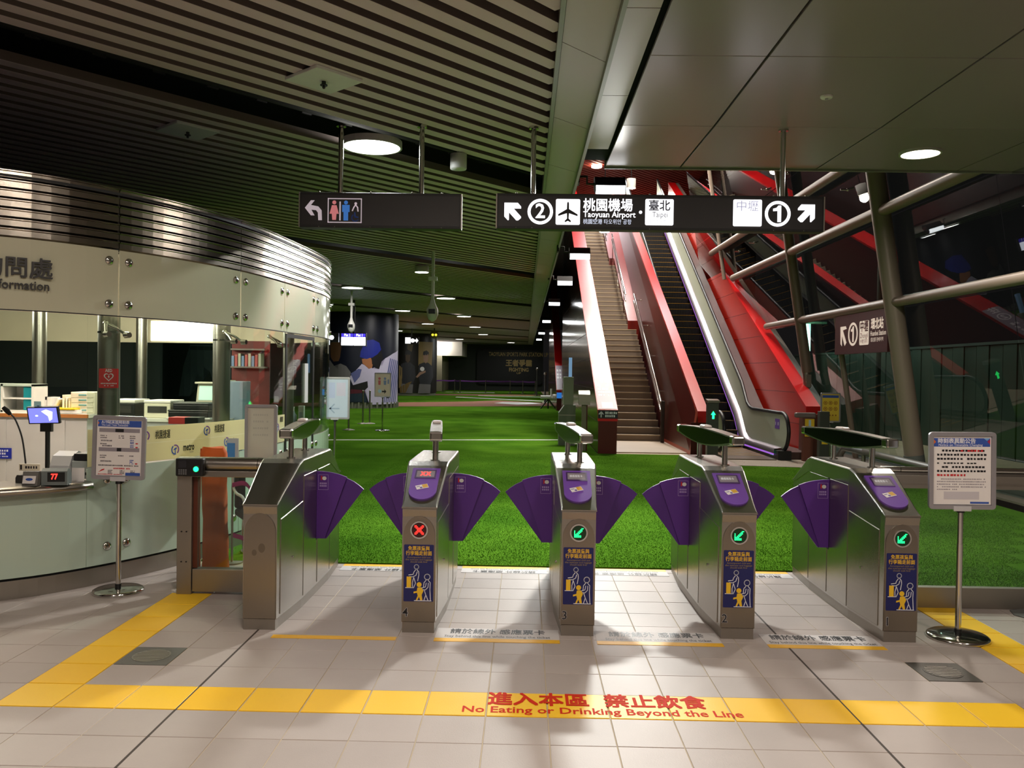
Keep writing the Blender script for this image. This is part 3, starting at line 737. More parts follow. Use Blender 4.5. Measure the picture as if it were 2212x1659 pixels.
m = MB(); m.prism(ngon(.012, .52, .022, 14, .03), -.0062, -.0066, 'y'); m.prism(ngon(-.035, .49, .016, 14, .02), -.0062, -.0066, 'y'); m.build('stain', M('stain', (124, 114, 102), .5, .85), gateL)
make_gate('4', 'fare gate showing a red cross light, second from the left', (-1, 1))
make_gate('3', 'middle fare gate with a green arrow light, right of the red cross gate', (-1, 1))
make_gate('2', 'green arrow fare gate in front of the escalator, second from the right', (-1, 1))
make_gate('1', 'rightmost fare gate, beside the poster stand with the change notice', (-1,))

# ---- glazed swing gate at the left end
t = thing('swing_gate', 'glazed steel side gate with a keypad reader left of the fare gates', 'gate', (-2.52, 6.10, 0))
m = MB(); m.box(0, .108, 0, .10, 0, .868, .004); po = m.build('post', STEEL_D, t)
for x in (.036, .072):
    for z in (.24, .46):
        m = MB(); m.cyl((x, .001, z), (x, -.003, z), .006, n=8); m.build('screw', BLACK, po)
m = MB(); m.box(0, .742, .004, .10, .860, .905, .003); m.cyl((0, .055, .95), (.58, .055, .95), .052, n=20); m.cyl((.585, .055, .95), (.742, .055, .95), .052, n=20); m.build('top_rail', STEEL, t)
m = MB(); m.box(.112, .742, .01, .09, .02, .185, .003); m.build('bottom_rail', STEEL_D, t)
m = MB(); m.box(.109, .140, .03, .075, .19, .86); m.build('edge_seal', M('brown_seal', (92, 42, 24), .5), t)
m = MB(); m.box(.14, .742, .048, .056, .185, .86); m.build('pane', GLASS, t)
m = MB(); m.box(.004, .205, -.045, .01, .868, 1.00, .010); rd = m.build('card_reader', BLACK, t)
m = MB(); m.box(.028, .086, -.048, -.044, .930, .985); m.build('display', M('dark_display', (44, 44, 48), .2), rd)
m = MB()
for r in range(3):
    for q in range(4): m.box(.028 + q * .016, .039 + q * .016, -.048, -.0445, .882 + r * .014, .891 + r * .014)
m.build('keypad', M('key_grey', (110, 110, 112), .5), rd)
m = MB(); m.lathe([(.030, 0), (.030, .004), (.024, .006), (.020, .002)], (.155, -.044, .922), 20, 'y'); m.build('sensor_ring', BLACK, rd)
m = MB(); m.prism(ngon(.155, .922, .019, 16), -.046, -.0475, 'y'); m.build('sensor_light', LEDG, rd)

# ---- glass barrier at the right end
t = thing('glass_barrier', 'steel railed glass barrier right of the fare gates', 'barrier', (2.50, 6.12, 0))
m = MB(); m.cyl((0, .03, .995), (.22, .03, .995), .022, n=16); m.cyl((.225, .03, .995), (3.7, .03, .995), .022, n=16); m.box(0, 3.7, .008, .052, .958, .976); m.build('top_rail', CHROME, t)
m = MB(); m.box(0, 3.7, .004, .056, .862, .957, .002); m.box(0, 3.7, -.002, .06, .895, .902); m.build('rail_band', STEEL_D, t)
m = MB(); m.box(0, 3.7, 0, .06, 0, .150, .003); m.build('bottom_rail', STEEL_D, t)
for x0 in (.01, 1.86):
    m = MB(); m.box(x0, x0 + 1.84, .024, .036, .15, .864); m.build('pane', GLASS, t)
for x in (.005, 1.855, 3.69):
    m = MB(); m.box(x - .012, x + .012, .015, .045, 0, .96); m.build('post', STEEL_D, t)

# ================================================================== POSTER STANDS
def illegible(mb, x0, x1, z, h, y, rnd, step=.012, fill=.75):
    """rows of print too small to read in the photograph"""
    x = x0
    while x < x1 - step * .5:
        w = step * rnd.uniform(.6, .95)
        if rnd.random() < .93: mb.prism([(x, z), (min(x + w * fill + .001, x1), z), (min(x + w * fill + .001, x1), z + h * rnd.uniform(.75, 1)), (x, z + h * rnd.uniform(.8, 1))], y, y - .0004, 'y')
        x += step
def stand_base(t, r, h, zb):
    m = MB(); m.lathe([(r, 0), (r, .012), (r * .985, .020), (r * .9, .028), (r * .45, .035), (.03, .037)], (0, 0, 0), 40); m.build('base', CHROME, t)
    m = MB(); m.cyl((0, 0, .035), (0, 0, .06), .022, n=14); m.build('foot_collar', BLACK, t); m = MB(); m.cyl((0, 0, zb - .035), (0, 0, zb + .005), .024, n=14); m.cyl((.02, 0, zb - .02), (.036, 0, zb - .02), .008, n=8); m.build('collar', BLACK, t)
    m = MB(); m.cyl((0, 0, .05), (0, 0, zb - .03), .0165, n=18); m.cyl((0, 0, .05), (0, 0, zb * .72), .0185, n=18); m.build('pole', CHROME, t)
def frame(t, w, h, zb, tilt=0.0, back=.012):
    f = bpy.data.objects.new('board', None)
    T = Matrix.Translation((0, -.012, zb)) @ Matrix.Rotation(tilt, 4, 'Y')
    m = MB(); m.T = T; ring(m, rrect(-w / 2, w / 2, 0, h, .022, 5), rrect(-w / 2 + .026, w / 2 - .026, .026, h - .026, .002, 5), -.014, .010); m.prism(rrect(-w / 2 + .01, w / 2 - .01, .01, h - .01, .015), -.002, .010, 'y')
    fr = m.build('frame', SILVER, t)
    m = MB(); m.T = T; m.box(-.055, .055, -.016, -.012, -.012, .020, .003); m.build('clip', M('clip_grey', (190, 188, 192), .4), fr)
    return fr, T
rnd = random.Random(11)
t = thing('poster_stand', 'chrome poster stand with a train timetable sheet beside the information counter', 'sign stand', (-2.965, 6.14, 0), radians(4), 'chrome poster stands before the gates')
stand_base(t, .178, 1, .83)
fr, T = frame(t, .378, .466, .828, radians(1.3))
m = MB(); m.T = T; m.box(-.160, .162, -.0050, -.0022, .028, .440); sh = m.build('sheet', PAPER, fr)
m = MB(); m.T = T; m.box(-.155, .155, -.0058, -.005, .385, .432); m.build('title_bar', INKB, sh); m = MB(); m.T = T; m.box(.05, .155, -.0058, -.005, .030, .052); m.build('footer_bar', INKB, sh)
for z in (.345, .205): m = MB(); m.T = T; m.box(-.145, .145, -.0058, -.005, z, z + .028); m.build('section_bar', INKG, sh)
m = MB(); m.T = T; m.prism([(-.155, .40), (-.145, .41), (-.155, .42)], -.0058, -.0062, 'y'); m.build('title_mark', M('orange_ink', (226, 112, 52)), sh)
text('A19站末班時刻表', INKW, sh, (0, 0, 0), .030, .20, T @ Matrix.Translation((-.030, -.0062, .418)) @ FRONT, .02)
text('The Last Train Timetable', INKW, sh, (0, 0, 0), .020, .19, T @ Matrix.Translation((-.035, -.0062, .397)) @ FRONT, .01)
m = MB(); m.T = T; K = M('soft_black_ink', (84, 78, 86), .5)
for z in (.315, .300, .255, .170, .155): illegible(m, -.135, -.09, z, .009, -.0052, rnd, .008)
for z in (.315, .300, .170): illegible(m, -.005, .035, z, .009, -.0052, rnd, .008); illegible(m, .075, .115, z, .009, -.0052, rnd, .008)
for z in (.278, .240, .128): illegible(m, -.13, -.05, z, .011, -.0052, rnd, .010)
illegible(m, -.145, .145, .098, .010, -.0052, rnd, .008)
for x in (-.075, .01, .085):
    for z in (.062, .052, .042): illegible(m, x, x + .032, z, .007, -.0052, rnd, .007)
m.m = 1
m.box(-.03, .030, -.0064, -.0058, .347, .371); m.box(-.016, .016, -.0064, -.0058, .207, .231)
m.m = 2
for z in (.285, .272, .262, .247, .236, .138, .126, .114): illegible(m, .078, .108, z, .009, -.0052, rnd, .007)
m.m = 3
for z in (.266, .238, .118): m.prism(ngon(.125, z, .010, 12, .005), -.005, -.0056, 'y')
illegible(m, -.035, .085, .076, .012, -.0052, rnd, .010)
m.prism([(-.145, .05), (-.12, .072), (-.10, .078), (-.102, .068), (-.122, .060)], -.005, -.0056, 'y')
illegible(m, -.145, .03, .034, .007, -.0052, rnd, .008)
m.build('print', [K, INKK, INKB, INKR], sh)

t = thing('poster_stand', 'chrome poster stand with a timetable change notice beside the rightmost gate', 'sign stand', (2.79, 5.42, 0), radians(-3), 'chrome poster stands before the gates')
stand_base(t, .187, 1, .84)
fr, T = frame(t, .410, .490, .828, radians(-.8))
m = MB(); m.T = T; m.box(-.177, .177, -.0050, -.0022, .030, .462); sh = m.build('sheet', PAPER, fr)
m = MB(); m.T = T; m.box(-.177, .170, -.0058, -.005, .398, .452); m.build('title_bar', INKB, sh); m = MB(); m.T = T; m.box(.05, .165, -.0058, -.005, .036, .048); m.build('footer_bar', INKB, sh)
m = MB(); m.T = T; m.prism([(-.177, .412), (-.162, .428), (-.177, .444)], -.0058, -.0062, 'y'); m.m = 1; m.prism([(.170, .412), (.152, .430), (.170, .448)], -.0058, -.0062, 'y'); m.m = 2; m.prism([(.13, .452), (.170, .452), (.150, .436)], -.0058, -.0061, 'y')
m.build('title_mark', [M('orange_ink', (226, 112, 52)), M('crimson_ink', (170, 36, 76)), M('sky_ink', (120, 170, 216))], sh)
text('時刻表異動公告', INKW, sh, (0, 0, 0), .034, .232, T @ Matrix.Translation((-.035, -.0062, .432)) @ FRONT, .02)
text('Notice on Timetable Changing', INKW, sh, (0, 0, 0), .022, .27, T @ Matrix.Translation((-.012, -.0062, .408)) @ FRONT, .01)
m = MB(); m.T = T
for k, (a, z) in enumerate(((-.125, .366), (-.155, .340), (-.155, .314), (-.155, .288), (-.125, .262), (-.155, .236))):
    illegible(m, a, (.145, .150, .145, .09, .150, .148)[k], z, .014 if k != 3 else .010, -.0052, rnd, .0205, .85)
m.m = 1; illegible(m, -.010, .140, .3655, .0145, -.0054, rnd, .0205, .85); illegible(m, -.155, .02, .210, .0145, -.0052, rnd, .0205, .85)
m.m = 2
for k in range(5): illegible(m, -.13 if k == 0 else -.155, (.145, .145, .145, .145, -.03)[k], .188 - k * .0165, .008, -.0052, rnd, .0105, .8)
m.build('print', [INKK, INKR, INKG], sh)
m = MB(); m.T = T; m.box(-.112, .105, -.0056, -.005, .062, .112); m.build('grey_box', M('pale_grey_ink', (200, 194, 200), .5), sh)

# ================================================================== HANGING SIGNS
SIGNB = M('sign_black', (36, 34, 38), .45); SIGNF = M('sign_face', (52, 48, 52), .40)
LIT = M('backlit_white', (250, 250, 255), emit=1.6); DIMW = M('dim_white', (196, 182, 190), emit=.55)
def sign_body(t, w, h, poles):
    m = MB(); m.box(-w / 2, w / 2, -.07, .07, -h / 2, h / 2, .006); b = m.build('housing', SIGNB, t)
    m = MB(); m.box(-w / 2 + .02, w / 2 - .02, -.0715, -.069, -h / 2 + .028, h / 2 - .028); f = m.build('face', SIGNF, t)
    m = MB()
    for x in (-w / 2 + .2, -w / 2 + .36, -.1, w / 2 - .5, w / 2 - .2):
        m.ball((x, -.06, h / 2 + .004), .010)
        m.ball((x, -.072, -h / 2 + .012), .005)
    for s in (-1, 1): m.box(s * w / 2 - .006, s * w / 2 + .006, -.076, -.066, -h / 2 + .004, h / 2 - .004)
    m.build('fixing', STEEL_D, t)
    for x in poles:
        m = MB(); m.cyl((x, 0, h / 2 - .01), (x, 0, 4.16 - t.location.z), .026, n=16); m.cyl((x, 0, 4.125 - t.location.z), (x, 0, 4.15 - t.location.z), .05, n=16); m.build('hanger_pole', CHROME, t)
    return f
def arrow_bent(u=1.0):
    pass
YF = -.0722
# left sign: toilets
W_, H_ = 1.64, .357
t = thing('hanging_sign', 'black hanging sign with a left arrow and toilet pictograms', 'sign', (-1.487, 8.60, 3.268), 0)
f = sign_body(t, W_, H_, (-.42, .405))
def SX(px): return -.82 + (px - 651) / 347 * 1.64
def SZ(py): return (456 - py) / 75 * .357
m = MB(); m.prism([(SX(663), SZ(452)), (SX(676), SZ(436)), (SX(684), SZ(436)), (SX(676), SZ(446)), (SX(692), SZ(449)), (SX(699), SZ(457)), (SX(700), SZ(478)), (SX(692), SZ(478)), (SX(691), SZ(462)), (SX(687), SZ(457)), (SX(677), SZ(456)), (SX(684), SZ(468)), (SX(676), SZ(468))], YF, YF - .002, 'y'); m.build('arrow', DIMW, f)
m = MB(); stroke(m, [(SX(713), SZ(432)), (SX(784), SZ(432)), (SX(784), SZ(482)), (SX(713), SZ(482))], .010, YF, closed=True); m.prism([(SX(737), SZ(438)), (SX(740), SZ(438)), (SX(740), SZ(478)), (SX(737), SZ(478))], YF, YF - .001, 'y'); m.build('frame_line', DIMW, f)
PK = M('pictogram_pink', (216, 128, 132), emit=.5); BL = M('pictogram_blue', (62, 120, 200), emit=.5); BD = M('pictogram_navy', (24, 48, 100), emit=.4)
def person_sign(mat, px, skirt):
    m = MB(); disc2(m, SX(px), SZ(440), .020, YF)
    if skirt: m.prism([(SX(px - 5), SZ(446)), (SX(px - 10), SZ(464)), (SX(px - 5), SZ(464)), (SX(px - 4), SZ(477)), (SX(px + 4), SZ(477)), (SX(px + 5), SZ(464)), (SX(px + 10), SZ(464)), (SX(px + 5), SZ(446))], YF, YF - .001, 'y')
    else: m.prism([(SX(px - 8), SZ(445)), (SX(px - 8), SZ(460)), (SX(px - 5), SZ(460)), (SX(px - 5), SZ(478)), (SX(px + 5), SZ(478)), (SX(px + 5), SZ(460)), (SX(px + 8), SZ(460)), (SX(px + 8), SZ(445))], YF, YF - .001, 'y')
    m.build('pictogram', mat, f)
person_sign(PK, 726, True); person_sign(BL, 751, False)
m = MB(); disc2(m, SX(772), SZ(442), .014, YF); stroke(m, [(SX(772), SZ(444)), (SX(768), SZ(450)), (SX(765), SZ(457))], .012, YF); stroke(m, [(SX(772), SZ(445)), (SX(776), SZ(450)), (SX(777), SZ(458))], .012, YF); m.build('pictogram', DIMW, f)
m = MB(); stroke(m, [(SX(770), SZ(461)), (SX(771), SZ(470)), (SX(777), SZ(471))], .014, YF); stroke(m, [(SX(771) + .035 * cos(a), SZ(472) + .035 * sin(a)) for a in [2.2 + q * .5 for q in range(8)]], .010, YF); m.build('pictogram', BD, f)
# right sign: platforms
t = thing('hanging_sign', 'long black hanging sign with lit platform numbers and an aeroplane symbol', 'sign', (1.327, 8.60, 3.282), radians(-.3))
f = sign_body(t, 3.28, .357, (-1.275, 1.24))
def SX(px): return -1.64 + (px - 1073) / 702 * 3.28
def SZ(py): return (462 - py) / 75 * .357
def arrow(mb, px, py, s, flip):
    P = [(-18, -18), (11, -18), (18, -10), (18, -6), (2, -6), (18, 11), (18, 14), (12, 19), (8, 19), (-8, 2), (-8, 18), (-10, 19), (-18, 11)]
    mb.prism([(SX(px + (-x if flip else x) * s), SZ(py + y * s)) for x, y in P], YF, YF - .003, 'y')
m = MB(); arrow(m, 1108, 463, 1.0, False); m.build('arrow', LIT, f)
m = MB(); arrow(m, 1737, 460, 1.0, True); m.build('arrow', LIT, f)
for px, py, s in ((1167.5, 463, '2'), (1676, 462, '1')):
    m = MB(); ring(m, ngon(SX(px), SZ(py), .128, 36), ngon(SX(px), SZ(py), .098, 36), YF, YF - .003); m.build('number_ring', LIT, f)
    if s == '2': text(s, LIT, f, (SX(px), YF - .002, SZ(py)), .205, None, FRONT, .018)
    else:
        c = SX(px); z = SZ(py); m = MB(); m.prism([(c - .002, z - .082), (c + .034, z - .082), (c + .034, z + .082), (c + .006, z + .082), (c - .014, z + .058), (c - .046, z + .050), (c - .046, z + .026), (c - .002, z + .028)], YF, YF - .003, 'y'); m.build('numeral', LIT, f)
m = MB(); m.prism(rrect(SX(1201), SX(1253), SZ(490), SZ(436), .014), YF, YF - .003, 'y'); bx = m.build('symbol_panel', LIT, f)
m = MB(); c = 1227
for s in (1, -1):
    m.prism([(SX(c), SZ(441)), (SX(c + 2.0 * s), SZ(444)), (SX(c + 2.4 * s), SZ(457)), (SX(c + 21 * s), SZ(468)), (SX(c + 21 * s), SZ(472)), (SX(c + 2.4 * s), SZ(466)), (SX(c + 1.8 * s), SZ(477)), (SX(c + 7 * s), SZ(482)), (SX(c + 6 * s), SZ(485)), (SX(c), SZ(482))][::s], YF - .003, YF - .004, 'y')
m.build('aeroplane', INKK, bx)
text('桃園機場', LIT, f, (SX(1313), YF - .002, SZ(449.5)), .135, .495, FRONT, .010)
text('Taoyuan Airport', LIT, f, (SX(1316), YF - .002, SZ(468)), .082, .525, FRONT, .012)
text('桃園空港 타오위안 공항', M('backlit_grey', (190, 196, 215), emit=1.3), f, (SX(1312), YF - .002, SZ(483.5)), .056, .485, FRONT)
m = MB(); disc2(m, SX(1383), SZ(462), .016, YF, .003); m.build('dot', LIT, f)
m = MB(); m.prism(rrect(SX(1393), SX(1453.5), SZ(489), SZ(434), .014), YF, YF - .003, 'y'); bx = m.build('symbol_panel', LIT, f)
GI = M('glare_paled_ink', (70, 72, 96), .5); GI2 = M('glare_washed_ink', (150, 150, 175), emit=.9)  # lettering paled, the second also glowing, as the overexposed panels wash it out
text('臺北', GI, bx, (SX(1423), YF - .0036, SZ(449)), .115, .215, FRONT, .012); text('Taipei', GI, bx, (SX(1425), YF - .0036, SZ(467)), .078, .155, FRONT, .0); text('台北 타이베이', GI2, bx, (SX(1423), YF - .0036, SZ(481)), .050, .22, FRONT)
m = MB(); m.prism(rrect(SX(1581), SX(1642), SZ(489), SZ(433), .014), YF, YF - .003, 'y'); bx = m.build('symbol_panel', LIT, f)
text('中壢', GI2, bx, (SX(1611), YF - .0036, SZ(448)), .115, .215, FRONT, .0)
# sensor plates among the slats and lamps in the ceiling
for x, y, lab in ((-1.76, 7.24, 'square white plate with a sprinkler among the slats nearest the camera'), (-3.57, 8.83, 'square grey plate with a sprinkler among the slats beyond the first gap')):
    t = thing('ceiling_plate', lab, 'plate', (x, y, 4.12), radians(-41.3))
    m = MB(); m.box(-.235, .235, -.235, .235, 0, .030, .006); m.build('plate', M('plate_white', (196, 194, 186), .45), t)
    m = MB(); m.cyl((0, 0, 0), (0, 0, -.03), .018, n=12); m.cyl((0, 0, -.028), (0, 0, -.036), .032, n=12); m.ball((0, 0, -.05), .014); m.build('sprinkler', BLACK, t)
LAMPE = M('lamp_diffuser', (255, 252, 246), emit=12.0); LAMPW = M('lamp_diffuser_warm', (255, 240, 216), emit=9.0); TRIM = M('lamp_trim', (200, 198, 192), .4)
def disc_lamp(x, y, z, r, label, mat=LAMPE, group=None):
    t = thing('ceiling_lamp', label, 'lamp', (x, y, z), 0, group)
    m = MB(); ring(m, ngon(0, 0, r + .02, 32), ngon(0, 0, r - .002, 32), -.01, .06, 'z'); m.build('trim_ring', TRIM, t)
    m = MB(); m.prism(ngon(0, 0, r, 32), 0, .05, 'z'); m.build('diffuser', mat, t)
    return t
LROW = [('nearest', 'middle'), ('nearest', 'right'), ('nearest', 'left'), ('second', 'middle'), ('second', 'right'), ('second', 'left'), ('third', 'middle'), ('third', 'right'), ('farthest', 'right'), ('farthest', 'left'), ('farthest', 'middle'), ('added scoreboard end', 'right')]
for i, (x, y) in enumerate(GAP_LAMPS):
    disc_lamp(x, y, 4.11, .31, 'large round white lamp in the ceiling gap above the toilet sign' if i == 0 else '%s round lamp of the %s row in the far ceiling gaps' % LROW[i - 1], LAMPE, None if i == 0 else 'distant round lamps in the ceiling gaps')
disc_lamp(4.33, 9.44, 4.138, .20, 'round warm downlight in the metal ceiling panels at upper right', LAMPW)
for x, y in HALL_LAMPS:
    m = MB(); m.prism(ngon(x, y, .25, 24), 4.095, 4.13, 'z'); m.build('lamp_disc', LAMPW, ceiling if x < .2 else ceil2)
t = thing('smoke_detector', 'small white disc detector on the metal ceiling panels', 'detector', (2.63, 7.55, 4.14)); m = MB(); m.lathe([(.055, 0), (.055, -.012), (.045, -.022), (.001, -.024)], (0, 0, 0), 24); m.build('cap', WHITE, t); m = MB(); m.cyl((0, 0, -.022), (0, 0, -.03), .014, n=12); m.build('sensor', SILVER, t)
t = thing('cylinder_speaker', 'white unlit cylinder hanging under the slats right of the big round lamp', 'speaker', (-.80, 9.70, 3.97)); m = MB(); m.lathe([(.001, 0), (.09, 0), (.095, .01), (.095, .17), (.001, .18)], (0, 0, 0), 24); m.build('shell', M('speaker_white', (214, 214, 208), .5), t); m = MB(); m.cyl((0, 0, .17), (0, 0, .30), .02, n=10); m.build('stem', WHITE, t)
t = thing('cylinder_lamp', 'lit white cylinder lamp hanging before the second ceiling gap', 'lamp', (-2.47, 19.9, 3.98)); m = MB(); m.lathe([(.17, .0), (.17, .14), (.001, .15)], (0, 0, 0), 24); m.build('shell', M('speaker_white', (214, 214, 208)), t); m = MB(); m.prism(ngon(0, 0, .155, 24), -.006, .02, 'z'); m.build('diffuser', LAMPE, t)
# ================================================================== INFORMATION BOOTH
BP = catmull([(-6.4, 4.72, 0), (-5.4, 4.95, 0), (-4.6, 5.22, 0), (-4.1, 5.5, 0), (-3.65, 5.83, 0), (-3.4, 6.06, 0), (-3.13, 6.45, 0), (-2.88, 6.95, 0), (-2.69, 7.5, 0), (-2.57, 8.1, 0), (-2.5, 8.9, 0), (-2.45, 9.85, 0), (-2.47, 10.5, 0), (-2.62, 11.2, 0), (-3.0, 11.85, 0), (-3.8, 12.45, 0), (-5.0, 12.85, 0), (-7.0, 13.0, 0), (-9.4, 13.0, 0)], 10)
BS = [0.0]
for a, b_ in zip(BP, BP[1:]): BS.append(BS[-1] + (b_ - a).length)
def bpos(s):
    s = min(max(s, 0), BS[-1] - 1e-6)
    for i in range(len(BS) - 1):
        if BS[i + 1] >= s:
            t = (s - BS[i]) / max(BS[i + 1] - BS[i], 1e-9); p = BP[i].lerp(BP[i + 1], t); d = (BP[i + 1] - BP[i]).normalized()
            return p, Vector((d.y, -d.x, 0)), d
def s_near(x, y): return min(range(len(BP)), key=lambda i: (BP[i] - Vector((x, y, 0))).length)
def s_at(x, y):
    best = min(((bpos(q * .01)[0] - Vector((x, y, 0))).length, q * .01) for q in range(int(BS[-1] * 100)))
    return best[1]
def s_px(px):
    """arc length where the booth front crosses the azimuth of an image column"""
    k = (px - 1134.3) / FPX; best = (9, 0)
    for q in range(int(BS[-1] * 100)):
        p = bpos(q * .01)[0]
        if p.y < 10.4: best = min(best, (abs(p.x / p.y - k), q * .01))
    return best[1]
def curved(mb, s0, s1, z0, z1, o0, o1, n=None):
    """slab following the booth plan between arc lengths, heights and outward offsets"""
    n = n or max(2, int((s1 - s0) / .12)); R = []
    for i in range(n + 1):
        p, nn, _ = bpos(lerp(s0, s1, i / n)); R.append([p + nn * o1 + Vector((0, 0, z0)), p + nn * o1 + Vector((0, 0, z1)), p + nn * o0 + Vector((0, 0, z1)), p + nn * o0 + Vector((0, 0, z0))])
    vs = [q for r in R for q in r]; fs = [(i * 4 + k, i * 4 + (k + 1) % 4, (i + 1) * 4 + (k + 1) % 4, (i + 1) * 4 + k) for i in range(n) for k in range(4)]
    return mb.add(vs, fs + [(3, 2, 1, 0), (n * 4, n * 4 + 1, n * 4 + 2, n * 4 + 3)])
def sframe(s, z, off=.02):
    """matrix whose XY plane is tangent to the booth front, X running to the right"""
    p, nn, d = bpos(s); m = Matrix.Identity(4)
    m.col[0] = (*d, 0); m.col[1] = (0, 0, 1, 0); m.col[2] = (*nn, 0); m.col[3] = (*(p + nn * off + Vector((0, 0, z))), 1)
    return m
CROWN = M('crown_steel', (160, 152, 142), .20, 1.0, .04, 3, .03, 60, stretch=(1, 1, 14))
booth = thing('information_booth', 'round ended glass information booth with a slatted steel crown at left', 'booth', (0, 0, 0))
FRZ = M('frieze_glass', (200, 198, 174), .10, 0, .02, 1, spec=.6); LOW = M('green_glass', (186, 204, 188), .16, 0, .02, 1, spec=.5)
BAND = bpy.data.materials.new('printed_band'); BAND.use_nodes = True
nt = BAND.node_tree; N = nt.nodes; L = nt.links; pb = N['Principled BSDF']; pb.inputs['Base Color'].default_value = (*lin((232, 226, 196)), 1); pb.inputs['Roughness'].default_value = .2
tr = N.new('ShaderNodeBsdfTranslucent'); tr.inputs[0].default_value = (*lin((244, 236, 200)), 1); mx = N.new('ShaderNodeMixShader'); mx.inputs[0].default_value = .5
L.new(pb.outputs[0], mx.inputs[1]); L.new(tr.outputs[0], mx.inputs[2]); L.new(mx.outputs[0], N['Material Output'].inputs[0])
SE = [.3, s_at(-5.6, 4.9), s_at(-4.45, 5.30), s_at(-3.13, 6.45), s_at(-2.62, 7.75), s_at(-2.51, 8.75), s_at(-2.45, 9.8), s_at(-2.55, 10.95)]
SEND = BS[-1] - .1
ZB, ZT, ZL = 2.045, 2.545, 2.985
m = MB(); curved(m, .1, SE[-1], 0, .13, -.05, -.012); m.build('kick_plate', STEEL_D, booth)
m = MB(); curved(m, .1, SE[-1], .13, .15, -.05, -.02); m.build('shadow_gap', DARK, booth)
bolt = None
for i in range(len(SE) - 1):
    a, b_ = SE[i] + .007, SE[i + 1] - .007
    cut = s_px(183) if i == 2 else (b_ if i < 2 else a)
    if cut > a: m = MB(); curved(m, a, cut - .004, .15, .735, -.012, 0.0); m.build('lower_panel', LOW, booth)
    if cut < b_: m = MB(); curved(m, cut, b_, .15, .888, -.012, 0.0); m.build('lower_panel', LOW, booth)
    m = MB(); curved(m, a, b_, ZB, ZT, -.012, 0.0); m.build('frieze_panel', FRZ, booth)
    if cut > a: m = MB(); curved(m, a, cut - .004, 1.50, ZB - .012, -.010, -.002); m.build('window_pane', GLASS, booth)
    if cut < b_: m = MB(); curved(m, cut, b_, .90, ZB - .012, -.010, -.002); m.build('window_pane', GLASS, booth)
    for (ss, zz) in ((a + .075, ZB + .085), (a + .075, ZT - .085), (b_ - .075, ZB + .085), (b_ - .075, ZT - .085), (a + .075, .285), (b_ - .075, .285), (a + .075, .79), (b_ - .075, .79)):
        if zz > .7 and zz < 1 and (i < 2 or i == 2 and ss < a + .3): continue
        T = sframe(ss, zz, 0)
        if bolt is None:
            q = MB(); q.lathe([(.034, .0), (.034, .006), (.026, .014), (.010, .017), (.001, .017)], (0, 0, 0), 20); bolt = q.build('glass_bolt', CHROME, booth); o = bolt
        else: o = inst(bolt, 'glass_bolt', booth)
        o.matrix_local = T
m = MB(); curved(m, .1, SE[-1], ZB - .008, ZB - .001, -.02, .001); m.build('frieze_edge', BLACK, booth)
# stainless crown: seven slats in each bay, before a dark backing
m = MB(); curved(m, .1, SE[-1] + .6, ZT + .005, ZL, -.16, -.12); m.build('crown_back', M('crown_back', (104, 96, 88), .30, 1.0, .05, 2), booth)
for i in range(len(SE) - 1):
    for k in range(7):
        z = ZT + .012 + k * .0675
        m = MB(); n = 14; R = []
        for q in range(n + 1):
            p, nn, _ = bpos(lerp(SE[i] + .004, SE[i + 1] - .004, q / n))
            pr = [(-.11, .056), (.0, .056), (.014, .052), (.014, .046), (.0, .041), (.0, .002)]
            R.append([p + nn * a + Vector((0, 0, z + h)) for a, h in pr])
        vs = [x for r in R for x in r]; c = 6
        m.add(vs, [(q * c + j, q * c + (j + 1) % c, (q + 1) * c + (j + 1) % c, (q + 1) * c + j) for q in range(n) for j in range(c)] + [tuple(range(c)), tuple(range(n * c + c - 1, n * c - 1, -1))], False)
        m.build('crown_slat', CROWN, booth)
    T = sframe(SE[i + 1], (ZT + ZL) / 2, -.06); m = MB(); m.T = T; m.box(-.008, .008, -.23, .23, -.05, .05); m.build('crown_rib', BLACK, booth)
m = MB(); m.prism([(p.x, p.y) for p in BP[2:-1]] + [(-9.4, 9.0), (-9.4, 5.0)], ZL - .02, ZL, 'z'); m.build('roof', M('roof_dark', (40, 40, 42), .6), booth)
m = MB(); m.prism([(bpos(q)[0].x - .2 * bpos(q)[1].x, bpos(q)[0].y - .2 * bpos(q)[1].y) for q in [.4 + .25 * k for k in range(int(SEND / .25) - 2)]] + [(-9.4, 9.0)], ZT - .02, ZT, 'z'); m.build('inner_ceiling', M('booth_ceiling', (226, 220, 204), .6), booth)
m = MB(); curved(m, SE[-1] + .05, SEND, 2.03, ZT, -.02, 0); m.build('rear_frieze', M('cream_panel', (240, 226, 202), .5), booth)
m = MB(); curved(m, SE[-1] + .05, SEND, .9, 2.03, -.012, -.004); m.build('rear_pane', GLASS, booth)
m = MB(); curved(m, SE[-1] + .05, SEND, 0, .9, -.02, 0); m.build('rear_panel', M('rear_panel', (120, 126, 118), .4), booth)
sl = s_at(-4.6, 12.7); sr = s_at(-5.75, 12.95)
m = MB(); curved(m, sl, sr, 2.06, 2.36, -.034, -.022); m.build('light_box', M('light_box', (255, 246, 226), emit=4.0), booth)
m = MB()
for _x, _y, _e in BOOTH_LAMPS: m.cyl((_x, _y, 2.47), (_x, _y, 2.53), .09, n=16)
m.build('ceiling_fitting', WHITE, booth)
# lettering on the frieze
K2 = M('lettering_black', (34, 30, 30), .4)
T = sframe(s_px(24), 2.33, .014); text('詢問處', K2, booth, (0, 0, 0), .155, .455, T, .010, .004)
T = sframe(s_px(30), 2.215, .014); text('Information', K2, booth, (0, 0, 0), .092, .37, T, .014, .004)
